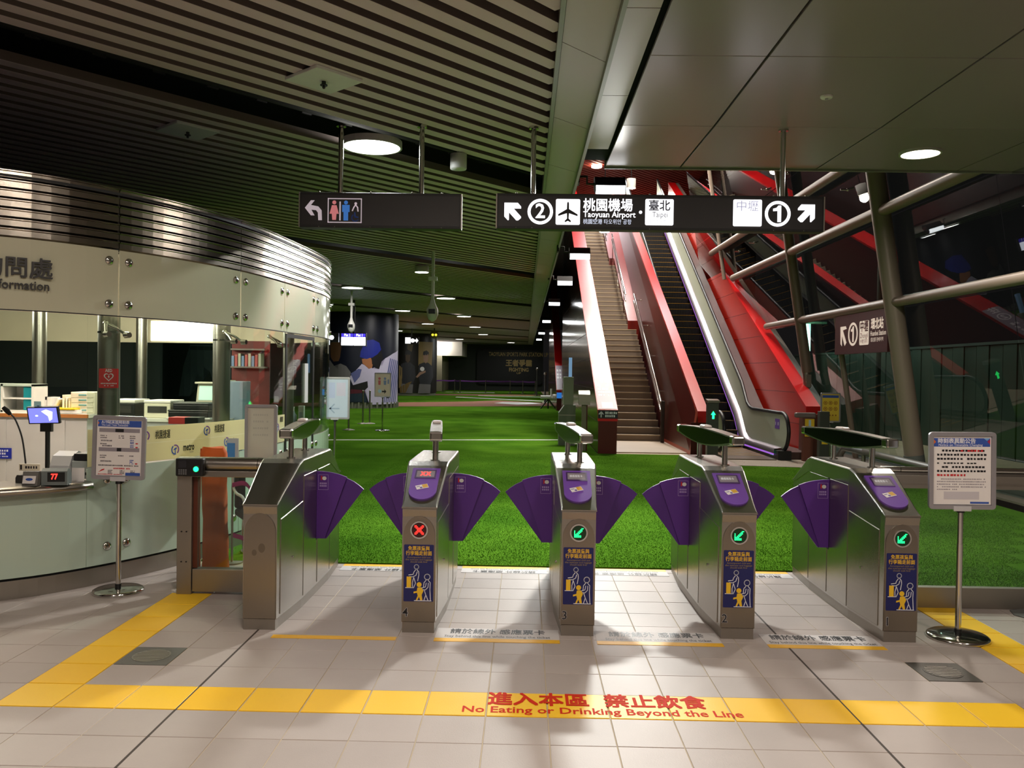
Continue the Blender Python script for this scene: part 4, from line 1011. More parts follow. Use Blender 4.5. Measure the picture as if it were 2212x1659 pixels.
# spider fittings behind the glass
def spider(s, z, k=2):
    p, nn, d = bpos(s); m = MB(); c = p - nn * .16 + Vector((0, 0, z + .09))
    m.ball(c, .022)
    for sg in (-1, 1)[:k]:
        e = p + d * sg * .085 - nn * .03 + Vector((0, 0, z)); m.tube([c, c.lerp(e, .6) + Vector((0, 0, .01)), e], [.014, .012, .012], 8)
        f = p + d * sg * .085; m.cyl(f - nn * .035 + Vector((0, 0, z)), f + nn * .012 + Vector((0, 0, z)), .026, .022, n=14)
    m.build('spider_fitting', CHROME, booth)
for i in (3, 4, 5): spider(SE[i], 1.90)
# printed band and its marks
sb0 = s_px(184); sb1 = s_px(616)
m = MB(); curved(m, sb0, sb1, .90, 1.180, 0.0, .004); band = m.build('printed_band', BAND, booth)
m = MB(); curved(m, sb0, sb1, 1.045, 1.048, .004, .0046); m.build('band_line', M('band_line', (250, 246, 226), .4), band)
LG1 = M('logo_violet', (120, 70, 160), .5); LG2 = M('logo_blue', (60, 92, 176), .5)
def logo(px, z, r):
    T = sframe(s_px(px), z, .0062)
    def arc(a0, a1, ri, ro, mat):
        m = MB(); m.T = T; n = 12; A = [(ro * cos(a0 + (a1 - a0) * q / n), ro * sin(a0 + (a1 - a0) * q / n)) for q in range(n + 1)]; B = [((ri + (ro - ri) * .15 * q / n) * cos(a0 + (a1 - a0) * q / n), (ri + (ro - ri) * .15 * q / n) * sin(a0 + (a1 - a0) * q / n)) for q in range(n + 1)]
        m.prism(A + B[::-1], 0, .0008, 'z'); m.build('logo', mat, band)
    arc(-.9, 1.9, r * .72, r, LG1); arc(2.2, 4.9, r * .72, r, LG2)
    m = MB(); m.T = T; m.prism([(-r * .5, -r * .1), (-r * .1, r * .35), (r * .4, r * .42), (r * .35, r * .1), (r * .1, 0), (r * .12, -r * .9), (-r * .12, -r * .75), (-r * .1, -r * .05)], 0, .0008, 'z'); m.build('logo', LG2, band)
for px, z, h, w, s in ((348, 1.105, .075, .150, '桃園捷運'), (470, 1.115, .075, .140, '桃園捷運'), (403, .985, .085, .128, 'metro'), (501, 1.000, .085, .120, 'metro'), (606, 1.130, .060, .090, '桃園捷運')):
    T = sframe(s_px(px), z, .0066); text(s, K2, band, (0, 0, 0), h, w, T, .012 if s != 'metro' else .03)
    if s == 'metro': text('Taoyuan', INKG, band, (0, 0, 0), .03, .05, sframe(s_px(px + 6), z - .040, .0066))
for px, z in ((308, 1.105), (443, 1.110), (374, .975), (487, .992), (597, 1.055)): logo(px, z, .042)
# steel counter at the serving hatch
s0 = .3; s1 = s_px(183)
m = MB(); n = 30; R = []
for q in range(n + 1):
    p, nn, _ = bpos(lerp(s0, s1, q / n)); pr = [(-.34, .80), (.05, .80), (.085, .79), (.098, .765), (.085, .74), (.06, .735), (-.34, .76)]
    R.append([p + nn * a + Vector((0, 0, h)) for a, h in pr])
vs = [x for r in R for x in r]; c = 7
m.add(vs, [(q * c + j, q * c + (j + 1) % c, (q + 1) * c + (j + 1) % c, (q + 1) * c + j) for q in range(n) for j in range(c)] + [tuple(range(c)), tuple(range(n * c + c - 1, n * c - 1, -1))], True); m.build('counter_shelf', STEEL, booth)
# door at the far right end of the booth
m = MB(); curved(m, SE[5] + .03, SE[5] + .07, .05, ZB - .02, 0, .012); curved(m, SE[6] - .10, SE[6] - .06, .05, ZB - .02, 0, .012); curved(m, SE[5] + .03, SE[6] - .06, ZB - .06, ZB - .02, 0, .012); m.build('door_frame', BLACK, booth)
m = MB(); m.T = sframe(s_px(659), 1.50, .004); m.box(-.055, .055, -.22, .22, 0, .006); m.build('door_label', M('label_white', (206, 202, 206), .5), booth)
# steel columns inside
for x, y, r in ((-3.345, 6.74, .083), (-5.22, 9.0, .07), (-5.12, 11.2, .07), (-2.98, 8.25, .083), (-2.63, 9.35, .06)):
    m = MB(); m.cyl((x, y, 0), (x, y, ZT), r, n=28); co = m.build('column', M('column_steel', (150, 144, 136), .34, 1.0, .05, 2), booth)
    if r > .08: m = MB(); m.cyl((x, y, 1.92), (x, y, 1.935), r + .003, n=28); m.build('column_band', CHROME, co)
# red defibrillator notice on the near column
t = thing('aed_notice', 'red notice with a white heart on the steel column behind the glass', 'notice', (-3.295, 6.640, 1.56))
t.rotation_euler = (0, 0, radians(14))
m = MB(); m.prism(rrect(-.072, .072, -.077, .077, .005), 0, -.004, 'y'); nb = m.build('plate', M('notice_red', (214, 44, 48), .4), t)
def heart(s, cz): return [(s * .0625 * 16 * sin(a) ** 3, cz + s * .0625 * (13 * cos(a) - 5 * cos(2 * a) - 2 * cos(3 * a) - cos(4 * a))) for a in [2 * pi * q / 28 for q in range(28)]]
m = MB(); ring(m, heart(.036, .012), heart(.028, .012), -.004, -.005); m.prism([(.004, .026), (-.008, .010), (0, .010), (-.004, -.004), (.008, .014), (.001, .014)], -.004, -.005, 'y'); m.build('heart', INKW, nb)
text('AED', INKW, nb, (0, -.0046, .060), .034, .052, FRONT, .02)
m = MB(); illegible(m, -.058, .058, -.045, .009, -.004, rnd, .012); illegible(m, -.045, .045, -.062, .008, -.004, rnd, .012); m.build('print', INKW, nb)

# ---------------------------------------------------------------- things in the booth
WC = M('cabinet_white', (208, 204, 206), .45); WOOD = M('wood_edge', (176, 112, 58), .5, 0, .2, 5, stretch=(8, 1, 1)); TEAL = M('teal_plastic', (30, 140, 150), .4); CREAM = M('cream_plastic', (220, 212, 190), .5)
t = thing('cabinet', 'white cabinet with a wood edged top behind the serving hatch', 'cabinet', (-5.1, 8.2, 0))
m = MB(); m.box(-1.3, .98, -.3, .3, 0, 1.165); m.build('body', WC, t); m = MB(); m.box(-1.32, 1.0, -.32, .32, 1.165, 1.20); m.m = 1; m.box(-1.32, 1.0, -.324, -.32, 1.165, 1.198); m.build('top', [M('laminate', (226, 222, 212), .4), WOOD], t)
for x in (-.62, -.06, .5): m = MB(); m.box(x - .27, x + .27, -.308, -.3, .06, 1.14); m.build('door', WC, t)
t2 = thing('blue_notice', 'blue notice with white print on the white cabinet behind the hatch', 'notice', (-4.96, 7.88, .82)); m = MB(); m.box(-.13, .13, 0, .004, -.05, .05); p = m.build('plate', M('notice_blue', (36, 48, 160), .4), t2)
m = MB(); illegible(m, -.115, .11, .016, .020, 0, rnd, .022); illegible(m, -.115, .08, -.012, .020, 0, rnd, .022); illegible(m, -.115, .11, -.034, .010, 0, rnd, .012); m.build('print', INKW, p)
t = thing('drawer_unit', 'white desktop shelf unit with teal drawers on the cabinet', 'storage', (-5.0, 8.18, 1.20))
m = MB(); m.box(-.36, .27, .10, .12, 0, .27)
for x in (-.36, -.05, .25): m.box(x, x + .022, -.12, .12, 0, .27)
m.box(-.36, .272, -.12, .12, .25, .272); m.box(-.36, .272, -.12, .12, 0, .018); m.box(-.03, .25, -.12, .12, .125, .14); m.build('frame', WHITE, t)
for r in range(3): m = MB(); m.box(-.33, -.055, -.115, .09, .025 + r * .076, .092 + r * .076, .004); m.m = 1; m.box(-.21, -.17, -.120, -.115, .05 + r * .076, .062 + r * .076); m.build('drawer', [TEAL, WHITE], t)
m = MB(); m.box(.16, .24, -.10, .09, .02, .245, .004); m.build('file_box', TEAL, t)
def book(x, y, w, h, d, mat, label, tilt=0.0, grp=None):
    t = thing('binder', label, 'binder', (x, y, 1.20), 0, grp); t.rotation_euler = (0, tilt, 0)
    m = MB(); m.box(-w / 2, w / 2, -d / 2, d / 2, 0, h, .003); m.build('cover', mat, t); m = MB(); m.box(-w * .33, w * .33, -d / 2 - .001, -d / 2, h * .25, h * .8); m.build('spine_label', PAPER, t)
book(-4.585, 8.10, .020, .155, .16, BLACK, 'black edge binder standing left among the desk files'); book(-4.555, 8.10, .042, .150, .16, WHITE, 'white binder standing beside the teal shelf unit')
book(-4.475, 8.16, .075, .135, .12, M('file_grey', (160, 160, 158), .5), 'wide grey file box behind the leaning folder'); book(-4.515, 8.06, .022, .150, .12, WHITE, 'white folder leaning against the grey file box', radians(24))
book(-4.418, 8.10, .020, .175, .16, CREAM, 'tallest cream folder left of the drawer box'); book(-4.388, 8.10, .016, .150, .16, WHITE, 'thin white folder between the cream folders'); book(-4.358, 8.10, .022, .150, .16, M('cream_folder', (206, 196, 172), .5), 'short cream folder touching the drawer box')
t = thing('file_drawers', 'beige four drawer file box on the cabinet', 'drawers', (-4.22, 8.12, 1.20)); m = MB(); m.box(-.115, .115, -.12, .14, 0, .205, .004); m.build('case', CREAM, t)
for r in range(4): m = MB(); m.box(-.105, .105, -.126, -.12, .008 + r * .048, .052 + r * .048, .002); d = m.build('drawer', M('cream_drawer', (212, 204, 184), .5), t); m = MB(); m.box(-.035, .04, -.131, -.126, .026 + r * .048, .040 + r * .048, .002); m.build('handle', M('teal_grey', (96, 146, 146), .4), d)
t = thing('ring_binder', 'yellow ring binder lying on the cabinet edge', 'binder', (-4.36, 7.96, 1.20)); m = MB(); m.box(-.13, .12, -.07, .10, .04, .052); m.box(-.135, -.06, -.075, .10, 0, .055, .004); m.build('cover', M('binder_yellow', (240, 206, 40), .4), t); m = MB(); m.box(-.05, .14, -.06, .09, .004, .036); m.build('pages', PAPER, t)
# counter top items
t = thing('customer_display', 'small tilted screen with a blue picture on a black pole at the hatch', 'screen', (-3.80, 6.62, .80))
m = MB(); m.cyl((.02, .02, 0), (.02, .02, .40), .018, n=14); m.cyl((.02, .02, 0), (.02, .02, .012), .07, n=20); m.box(-.03, .06, .0, .03, .33, .40); m.build('pole', BLACK, t)
m = MB(); m.T = Matrix.Translation((0, 0, .46)) @ Matrix.Rotation(radians(-2), 4, 'Y') @ Matrix.Rotation(radians(12), 4, 'X'); m.box(-.125, .125, -.012, .016, -.068, .072, .004); c = m.build('case', BLACK, t)
SCR = M('screen_blue', (112, 116, 226), emit=1.4); m = MB(); m.T = Matrix.Translation((0, 0, .46)) @ Matrix.Rotation(radians(-2), 4, 'Y') @ Matrix.Rotation(radians(12), 4, 'X'); m.box(-.113, .113, -.0135, -.012, -.058, .062); m.m = 1; m.prism([(-.01, .035), (.03, .05), (.08, .03), (.07, -.03), (.045, -.045), (.04, -.005)], -.0135, -.0142, 'y'); m.prism(ngon(-.05, 0, .012, 12, .007), -.0135, -.0141, 'y'); m.build('picture', [SCR, M('screen_pale', (214, 220, 255), emit=1.6)], c)
t = thing('sticky_note', 'pale blue note stuck on top of the small blue screen', 'note', (-3.84, 6.60, 1.325)); m = MB(); m.box(-.028, .028, -.001, .001, -.03, .045); m.m = 1; m.box(-.004, .016, -.0016, -.001, .005, .012); m.build('paper', [M('note_blue', (190, 226, 240), .5), INKB], t)
t = thing('microphone', 'black gooseneck microphone on the hatch counter', 'microphone', (-3.62, 6.12, .80))
m = MB(); m.prism([(-.07, 0), (.07, 0), (.07, .035), (.06, .055), (-.06, .055), (-.07, .035)], -.05, .05, 'y'); m.build('base', M('mic_base', (60, 58, 58), .4), t)
m = MB(); m.tube(catmull([(-.02, 0, .055), (-.028, 0, .16), (-.055, 0, .33), (-.10, -.01, .46), (-.135, -.02, .50)], 6), .006, 8); m.build('neck', BLACK, t); m = MB(); m.tube([(-.128, -.018, .492), (-.15, -.025, .52), (-.175, -.03, .545)], [.012, .019, .014], 12); m.build('head', M('mic_foam', (14, 14, 16), .9), t)
t = thing('intercom', 'grey intercom stand with a talk button plate on the counter edge', 'intercom', (-3.50, 5.97, .80)); m = MB(); m.prism([(-.05, 0), (.02, 0), (.0, .10), (-.03, .10)], -.055, .055, 'x'); m.build('stand', M('intercom_grey', (112, 110, 106), .5), t)
m = MB(); m.T = Matrix.Translation((-.005, -.035, .105)); m.box(-.075, .075, -.006, .004, 0, .05, .004); p = m.build('plate', CREAM, t); m = MB(); m.T = Matrix.Translation((-.005, -.041, .105)); illegible(m, -.03, .068, .016, .020, 0, rnd, .019); m.prism([(-.066, .008), (-.052, .008), (-.052, .042), (-.066, .042)], 0, -.0005, 'y'); m.build('print', INKK, p)
m = MB(); m.T = Matrix.Translation((0, -.05, .035)) @ Matrix.Rotation(radians(-16), 4, 'X'); m.box(-.045, .045, -.003, 0, -.02, .035); m.m = 1; m.prism(ngon(0, .010, .026, 16, .010), -.003, -.0036, 'y'); m.build('card', [PAPER, INKB], t)
t = thing('queue_display', 'grey counter box showing red glowing digits', 'display', (-3.36, 6.02, .80)); t.rotation_euler = (0, 0, radians(12)); m = MB(); m.prism([(-.05, 0), (.05, 0), (.05, .09), (-.02, .12), (-.05, .10)], -.085, .085, 'x'); c = m.build('case', M('display_grey', (104, 112, 112), .5), t); m = MB(); m.box(-.045, .07, -.0515, -.05, .025, .092); m.build('window', BLACK, c); text('77', LEDR, c, (0, -.052, .060), .055, .045, FRONT, .03)
t = thing('receipt_printer', 'white receipt printer with a rounded hood on the counter', 'printer', (-3.50, 6.42, .80)); m = MB(); m.prism([(-.12, 0), (.12, 0), (.12, .17), (.02, .20), (-.07, .17), (-.11, .10)], -.075, .075, 'x'); m.build('case', M('printer_white', (198, 198, 200), .4), t); m = MB(); m.box(-.055, .055, -.118, -.10, .03, .045); m.build('slot', BLACK, t)
t = thing('ticket_printer', 'grey ticket printer with a dark top on the counter end', 'printer', (-3.335, 6.43, .80)); m = MB(); m.box(-.085, .085, -.10, .10, 0, .135, .006); m.build('case', M('printer_grey', (170, 176, 174), .4), t); m = MB(); m.box(-.075, .075, -.09, .09, .135, .19, .006); m.build('cover', BLACK, t); m = MB(); m.box(.02, .07, -.103, -.10, .03, .05); m.build('port', BLACK, t); m = MB(); m.tube(catmull([(.06, -.10, .05), (.10, -.12, .03), (.11, -.08, .06), (.10, .0, .09)], 5), .005, 6); m.build('cable', BLACK, t)
t = thing('paper_sheet', 'white sheet standing at the counter end', 'paper', (-3.30, 6.20, .80)); m = MB(); m.sheet([[(x * .095 - .0475, -.01 * sin(x * 3), z) for x in (0, .25, .5, .75, 1)] for z in (0, .05, .10)]); m.build('sheet', PAPER, t)
# printers further back
t = thing('work_counter', 'white work counter carrying the printers behind the curved glass', 'counter', (-3.62, 8.72, 0)); m = MB(); m.box(-.44, .62, -.36, .36, 0, 1.11); m.build('body', WC, t); m = MB(); m.box(-.46, .64, -.38, .38, 1.11, 1.14); m.build('top', M('laminate', (226, 222, 212)), t)
def printer(x, y, z, w, d, h, lid, body, label, lidh=.06, slot=True):
    t = thing('office_printer', label, 'printer', (x, y, z)); m = MB(); m.box(-w / 2, w / 2, -d / 2, d / 2, 0, h, .008); m.build('case', body, t)
    m = MB(); m.box(-w / 2 - .004, w / 2 + .004, -d / 2 - .006, d / 2, h, h + lidh, .010); m.build('lid', lid, t)
    if slot: m = MB(); m.box(-w * .36, w * .36, -d / 2 - .003, -d / 2 + .01, h * .35, h * .8); m.build('paper_slot', M('slot_dark', (46, 44, 42), .5), t)
    return t
printer(-4.03, 8.55, 1.14, .27, .34, .15, M('printer_top', (234, 228, 222), .4), BLACK, 'black printer with a white lid next to the notice column', .035)
printer(-3.70, 8.62, 1.14, .27, .34, .15, M('printer_top', (234, 228, 222)), CREAM, 'cream printer with a dark paper slot right of the black one', .03)
printer(-3.335, 8.50, 1.16, .40, .36, .055, BLACK, BLACK, 'low black printer at the bottom of the right stack', .02, False); printer(-3.32, 8.52, 1.235, .36, .33, .05, BLACK, BLACK, 'upper black printer stacked on the low black one', .018, False)
for x, y, z in ((-3.38, 8.33, 1.308), (-3.43, 8.30, 1.236)): pass
t = thing('paper_tray', 'thin white tray under the black printers', 'tray', (-3.33, 8.50, 1.14)); m = MB(); m.box(-.22, .22, -.19, .18, 0, .018, .004); m.build('tray', WHITE, t)
t = thing('terminal_screen', 'pale hooded terminal with a mint green screen', 'screen', (-3.245, 8.60, 1.305)); m = MB(); m.prism([(-.105, 0), (.105, 0), (.105, .19), (-.085, .19)], -.04, .06, 'y'); m.box(-.11, .11, -.07, .07, .185, .205, .006); m.build('case', CREAM, t); m = MB(); m.prism([(-.080, .02), (.095, .02), (.095, .165), (-.07, .165)], -.04, -.043, 'y'); m.build('screen', M('mint_screen', (196, 226, 206), emit=.8), t)
t = thing('carton', 'red and black carton lying below the printers', 'box', (-3.05, 7.62, .0)); m = MB(); m.box(-.10, .10, -.08, .08, 0, 1.145); m.build('shelf', WC, t); m = MB(); m.box(-.15, .05, -.08, .08, 1.145, 1.205, .003); m.m = 1; m.box(.0, .12, -.085, .08, 1.144, 1.206, .003); m.build('carton', [M('carton_red', (206, 60, 62), .5), BLACK], t)
t = thing('computer_tower', 'tall pale blue grey computer case at the booth glass', 'computer', (-2.98, 8.72, 1.0)); m = MB(); m.box(-.09, .09, -.10, .14, -1.0, .52, .006); m.build('case', M('case_blue', (150, 164, 184), .35), t); m = MB(); m.box(-.10, -.06, -.104, .12, -.9, .53, .004); m.build('front', M('case_cream', (214, 206, 184), .4), t)
t = thing('book_shelf', 'red backed book shelf deep inside the booth', 'shelf', (-3.5, 10.6, 0)); m = MB(); m.box(-.2, .28, 0, .03, 0, 2.0); m.build('back', M('shelf_red', (104, 28, 26), .5), t); m = MB(); m.box(-.18, .26, -.16, 0, 1.66, 1.68); m.box(-.18, .26, -.16, 0, 1.88, 1.90); m.build('board', M('shelf_grey', (130, 120, 116), .5), t)
for q in range(9):
    b_ = thing('shelved_book', '%s book from the left on the red backed shelf' % ('first', 'second', 'third', 'fourth', 'fifth', 'sixth', 'seventh', 'eighth', 'ninth')[q], 'book', (-3.64 + q * .042, 10.52, 1.68), 0, 'books on the red backed shelf'); m = MB(); m.box(-.016, .016, -.06, .06, 0, .13 + .03 * ((q * 7) % 3) / 2); m.build('cover', [M('book_a', (130, 150, 190), .5), M('book_b', (190, 90, 90), .5), M('book_c', (200, 196, 180), .5)][q % 3], b_)
t = thing('pump_bottle', 'clear pump bottle on the ledge at the booth door', 'bottle', (-2.62, 9.55, 1.02)); m = MB(); m.lathe([(.03, 0), (.034, .01), (.034, .11), (.014, .14), (.012, .16)], (0, 0, 0), 16); m.build('body', M('bottle_clear', (150, 164, 176), .15), t); m = MB(); m.cyl((0, 0, .16), (0, 0, .20), .006, n=8); m.box(-.035, .008, -.008, .008, .195, .207); m.build('pump', WHITE, t)
t = thing('white_box', 'white upright carton beside the pump bottle', 'box', (-2.53, 9.55, 1.02)); m = MB(); m.box(-.03, .03, -.03, .03, 0, .22, .003); m.build('carton', WHITE, t); m = MB(); m.box(-.02, .02, -.0315, -.03, .03, .15); m.build('label', M('label_grey', (180, 186, 200), .5), t)
t = thing('door_ledge', 'steel ledge inside the booth door carrying the bottle', 'ledge', (-2.60, 9.55, .98)); m = MB(); m.box(-.16, .12, -.10, .22, .005, .04, .004); m.m = 0; m.box(-.16, -.13, -.10, .22, -.98, .005); m.build('shelf', STEEL, t)

# ---------------------------------------------------------------- behind the side gate
t = thing('folded_bag', 'tall orange cloth bag standing behind the glazed side gate', 'bag', (-2.435, 6.62, 0)); m = MB(); n = 22; R = []
for q in range(24):
    z = q / 23 * 1.03; r = .098 - .012 * sin(z * 3) + (.004 if q < 23 else -.02)
    R.append([((r + .006 * sin(3 * a + z * 9) + .004 * sin(7 * a - z * 14)) * cos(a) * 1.05 + .012 * sin(z * 5), (r + .006 * sin(4 * a - z * 11)) * sin(a) * .8, z + .006 * sin(2 * a) * (z > 1)) for a in [2 * pi * k / n for k in range(n + 1)]])
m.sheet(R); m.add(R[-1][:-1], [list(range(n))]); m.build('cloth', M('orange_cloth', (214, 98, 30), .75, 0, .12, 7, .3, 26), t)
m = MB(); m.tube([(-.10, -.03, .02), (-.108, -.035, .5), (-.10, -.03, 1.02)], .006, 6); m.build('seam', M('orange_seam', (176, 74, 24), .8), t)
t = thing('wheelchair', 'folded black wheelchair with pink straps behind the side gate', 'wheelchair', (-2.235, 6.78, 0)); t.rotation_euler = (0, 0, radians(32))
m = MB(); m.tube([(.05, .28 * cos(a), .29 + .28 * sin(a)) for a in [2 * pi * q / 28 for q in range(28)]], .016, 8, True); m.build('tyre', BLACK, t)
m = MB(); m.tube([(.03, .25 * cos(a), .29 + .25 * sin(a)) for a in [2 * pi * q / 28 for q in range(28)]], .008, 8, True)
for q in range(12): m.cyl((.045, 0, .29), (.05, .265 * cos(q * pi / 6), .29 + .265 * sin(q * pi / 6)), .003, n=6)
m.build('rim', CHROME, t)
m = MB(); m.tube(catmull([(-.06, -.2, .1), (-.06, -.2, .45), (-.06, -.16, .62), (-.06, .1, .64), (-.06, .2, .70), (-.06, .24, .88)], 5), .012, 8); m.tube(catmull([(-.04, -.24, .16), (-.05, -.26, .36), (-.05, -.2, .42)], 5), .014, 8); m.build('frame', M('frame_white', (214, 212, 206), .3), t)
m = MB(); m.box(-.05, .03, -.16, .2, .44, .50, .02); m.box(-.05, .03, .14, .22, .5, .90, .02); m.build('seat', M('black_cloth', (24, 24, 26), .8), t)
for q, P in enumerate(([(-.16, -.20, .745), (-.08, -.24, .76), (-.02, -.22, .70), (.04, -.20, .56), (.09, -.2, .45)], [(-.15, -.20, .355), (-.08, -.24, .33), (0, -.22, .28), (.08, -.20, .25)])):
    C = catmull(P, 5); m = MB(); m.sheet([[p + Vector((0, 0, .018)) for p in C], [p - Vector((0, 0, .018)) for p in C]]); m.build('strap', M('pink_strap', (200, 60, 130), .6), t)
t = thing('leaflet_holder', 'clear holder with a blue leaflet between the bag and the blank board', 'holder', (-2.47, 7.12, 0)); m = MB(); m.box(-.05, .05, 0, .004, .90, 1.06); m.build('backing', M('clear_acrylic', (190, 200, 204), .2), t); m = MB(); m.box(-.045, .02, -.006, -.002, .90, 1.02); m.build('leaflet', M('leaflet_blue', (70, 140, 206), .5), t); m = MB(); m.cyl((0, .01, .0), (0, .01, .92), .010, n=10); m.cyl((0, .01, 0), (0, .01, .01), .09, n=20); m.build('leg', STEEL_D, t)
def simple_stand(x, y, w, h, zb, face, label, base=.17, bars=None):
    t = thing('notice_stand', label, 'sign stand', (x, y, .012)); stand_base(t, base, 1, zb); fr, T = frame(t, w, h, zb)
    m = MB(); m.T = T; m.box(-w / 2 + .024, w / 2 - .024, -.0055, -.0022, .024, h - .024); return t, m.build('sheet', face, fr), T
t, sh, T = simple_stand(-2.36, 7.55, .29, .50, .82, M('beige_sheet', (206, 200, 188), .6), 'blank beige notice board behind the side gate')
m = MB(); m.T = T
for z in (.40, .34, .28, .22): illegible(m, -.07, .07, z, .018, -.0055, rnd, .02)
m.build('print', M('faint_ink', (188, 182, 174), .6), sh)
t, sh, T = simple_stand(-2.70, 12.0, .42, .60, .94, M('bluish_sheet', (196, 208, 226), .5), 'pale blue notice board with a faint left arrow on the turf')
m = MB(); m.T = T; stroke(m, [(.06, .15), (-.07, .15)], .018, -.0058); stroke(m, [(-.01, .21), (-.07, .15), (-.01, .09)], .018, -.0058); m.build('arrow', M('faint_blue', (158, 176, 200), .5), sh)
m = MB(); m.T = T; m.prism([(-.17, .30), (.0, .30), (.0, .52), (-.17, .52)], -.0056, -.006, 'y'); m.m = 1; m.prism([(.02, .33), (.15, .33), (.15, .52), (.02, .52)], -.0056, -.006, 'y'); m.build('faded_picture', [M('fade_a', (186, 196, 228), .5), M('fade_b', (206, 200, 220), .5)], sh)
t, sh, T = simple_stand(-3.86, 22.9, .45, .66, .92, M('tan_sheet', (206, 190, 170), .5), 'tan toilet direction board standing far on the turf', .2)
m = MB(); m.T = T; m.prism(ngon(-.09, .50, .035, 12), -.0056, -.006, 'y'); m.prism([(-.12, .33), (-.06, .33), (-.055, .45), (-.125, .45)], -.0056, -.006, 'y'); m.build('pictogram', M('soft_red', (190, 100, 100), .5), sh)
m = MB(); m.T = T; m.prism(ngon(.06, .50, .035, 12), -.0056, -.006, 'y'); m.prism([(.03, .33), (.09, .33), (.10, .45), (.02, .45)], -.0056, -.006, 'y'); m.prism([(.13, .36), (.17, .36), (.17, .48), (.13, .48)], -.0056, -.006, 'y'); m.build('pictogram', M('soft_blue', (120, 136, 170), .5), sh)
m = MB(); m.T = T; m.prism([(-.02, .17), (.05, .17), (.04, .22), (.10, .15), (.04, .08), (.05, .13), (-.02, .13)], -.0056, -.006, 'y'); m.m = 1; m.prism(ngon(-.08, .16, .05, 14), -.0056, -.006, 'y'); m.build('arrow', [INKK, M('pale_blue_ink', (180, 210, 226), .5)], sh)
for k, (x, y) in enumerate(((-4.95, 25.8), (-4.76, 25.9), (-4.80, 23.0))):
    t = thing('barrier_post', ('left of two close chrome barrier posts left of the toilet board', 'right of two close chrome barrier posts left of the toilet board', 'single chrome barrier post right of the pale blue board')[k], 'post', (x, y, .012)); m = MB(); m.lathe([(.17, 0), (.17, .01), (.05, .03), (.02, .04)], (0, 0, 0), 20); m.build('base', STEEL_D, t); m = MB(); m.cyl((0, 0, .03), (0, 0, 1.0), .025, n=12); m.ball((0, 0, 1.0), .032); m.build('pole', STEEL, t)
# ================================================================== STAIRS, PARAPETS, ESCALATOR
STEPM = M('stair_stone', (132, 119, 104), .6, 0, .12, 3, .05, 60); NOSE = M('stair_nosing', (186, 168, 138), .55)
t = thing('staircase', 'long brown stone staircase between the red parapets', 'stairs', (0, 0, 0))
RH, RD, Y0S = .1675, .296, 20.77
st = {}
for k in range(1, 49):
    x1 = 3.37 if k <= 18 else (3.14 if k <= 33 else 2.96)
    if x1 not in st:
        m = MB(); m.box(1.92, x1, 0, RD + .02, -RH - .15, -.004); m.m = 1; m.box(1.92, x1, -.012, .05, -.022, .002); st[x1] = m.build('step', [STEPM, NOSE], t); o = st[x1]
    else: o = inst(st[x1], 'step', t)
    o.location = (0, Y0S + (k - 1) * RD, k * RH)
def YZ(y): return .1675 + (y - Y0S) * RH / RD
for x0, k0, k1 in ((3.14, 19, 33), (2.96, 34, 48)):
    ya = Y0S + (k0 - 1) * RD; yb = Y0S + k1 * RD
    m = MB(); m.prism([(ya, YZ(ya) - .6), (ya, YZ(ya) + .12), (yb, YZ(yb) + .12), (yb, YZ(yb) - .6)], x0, 3.568, 'x'); m.build('side_ledge', RED_D, t)
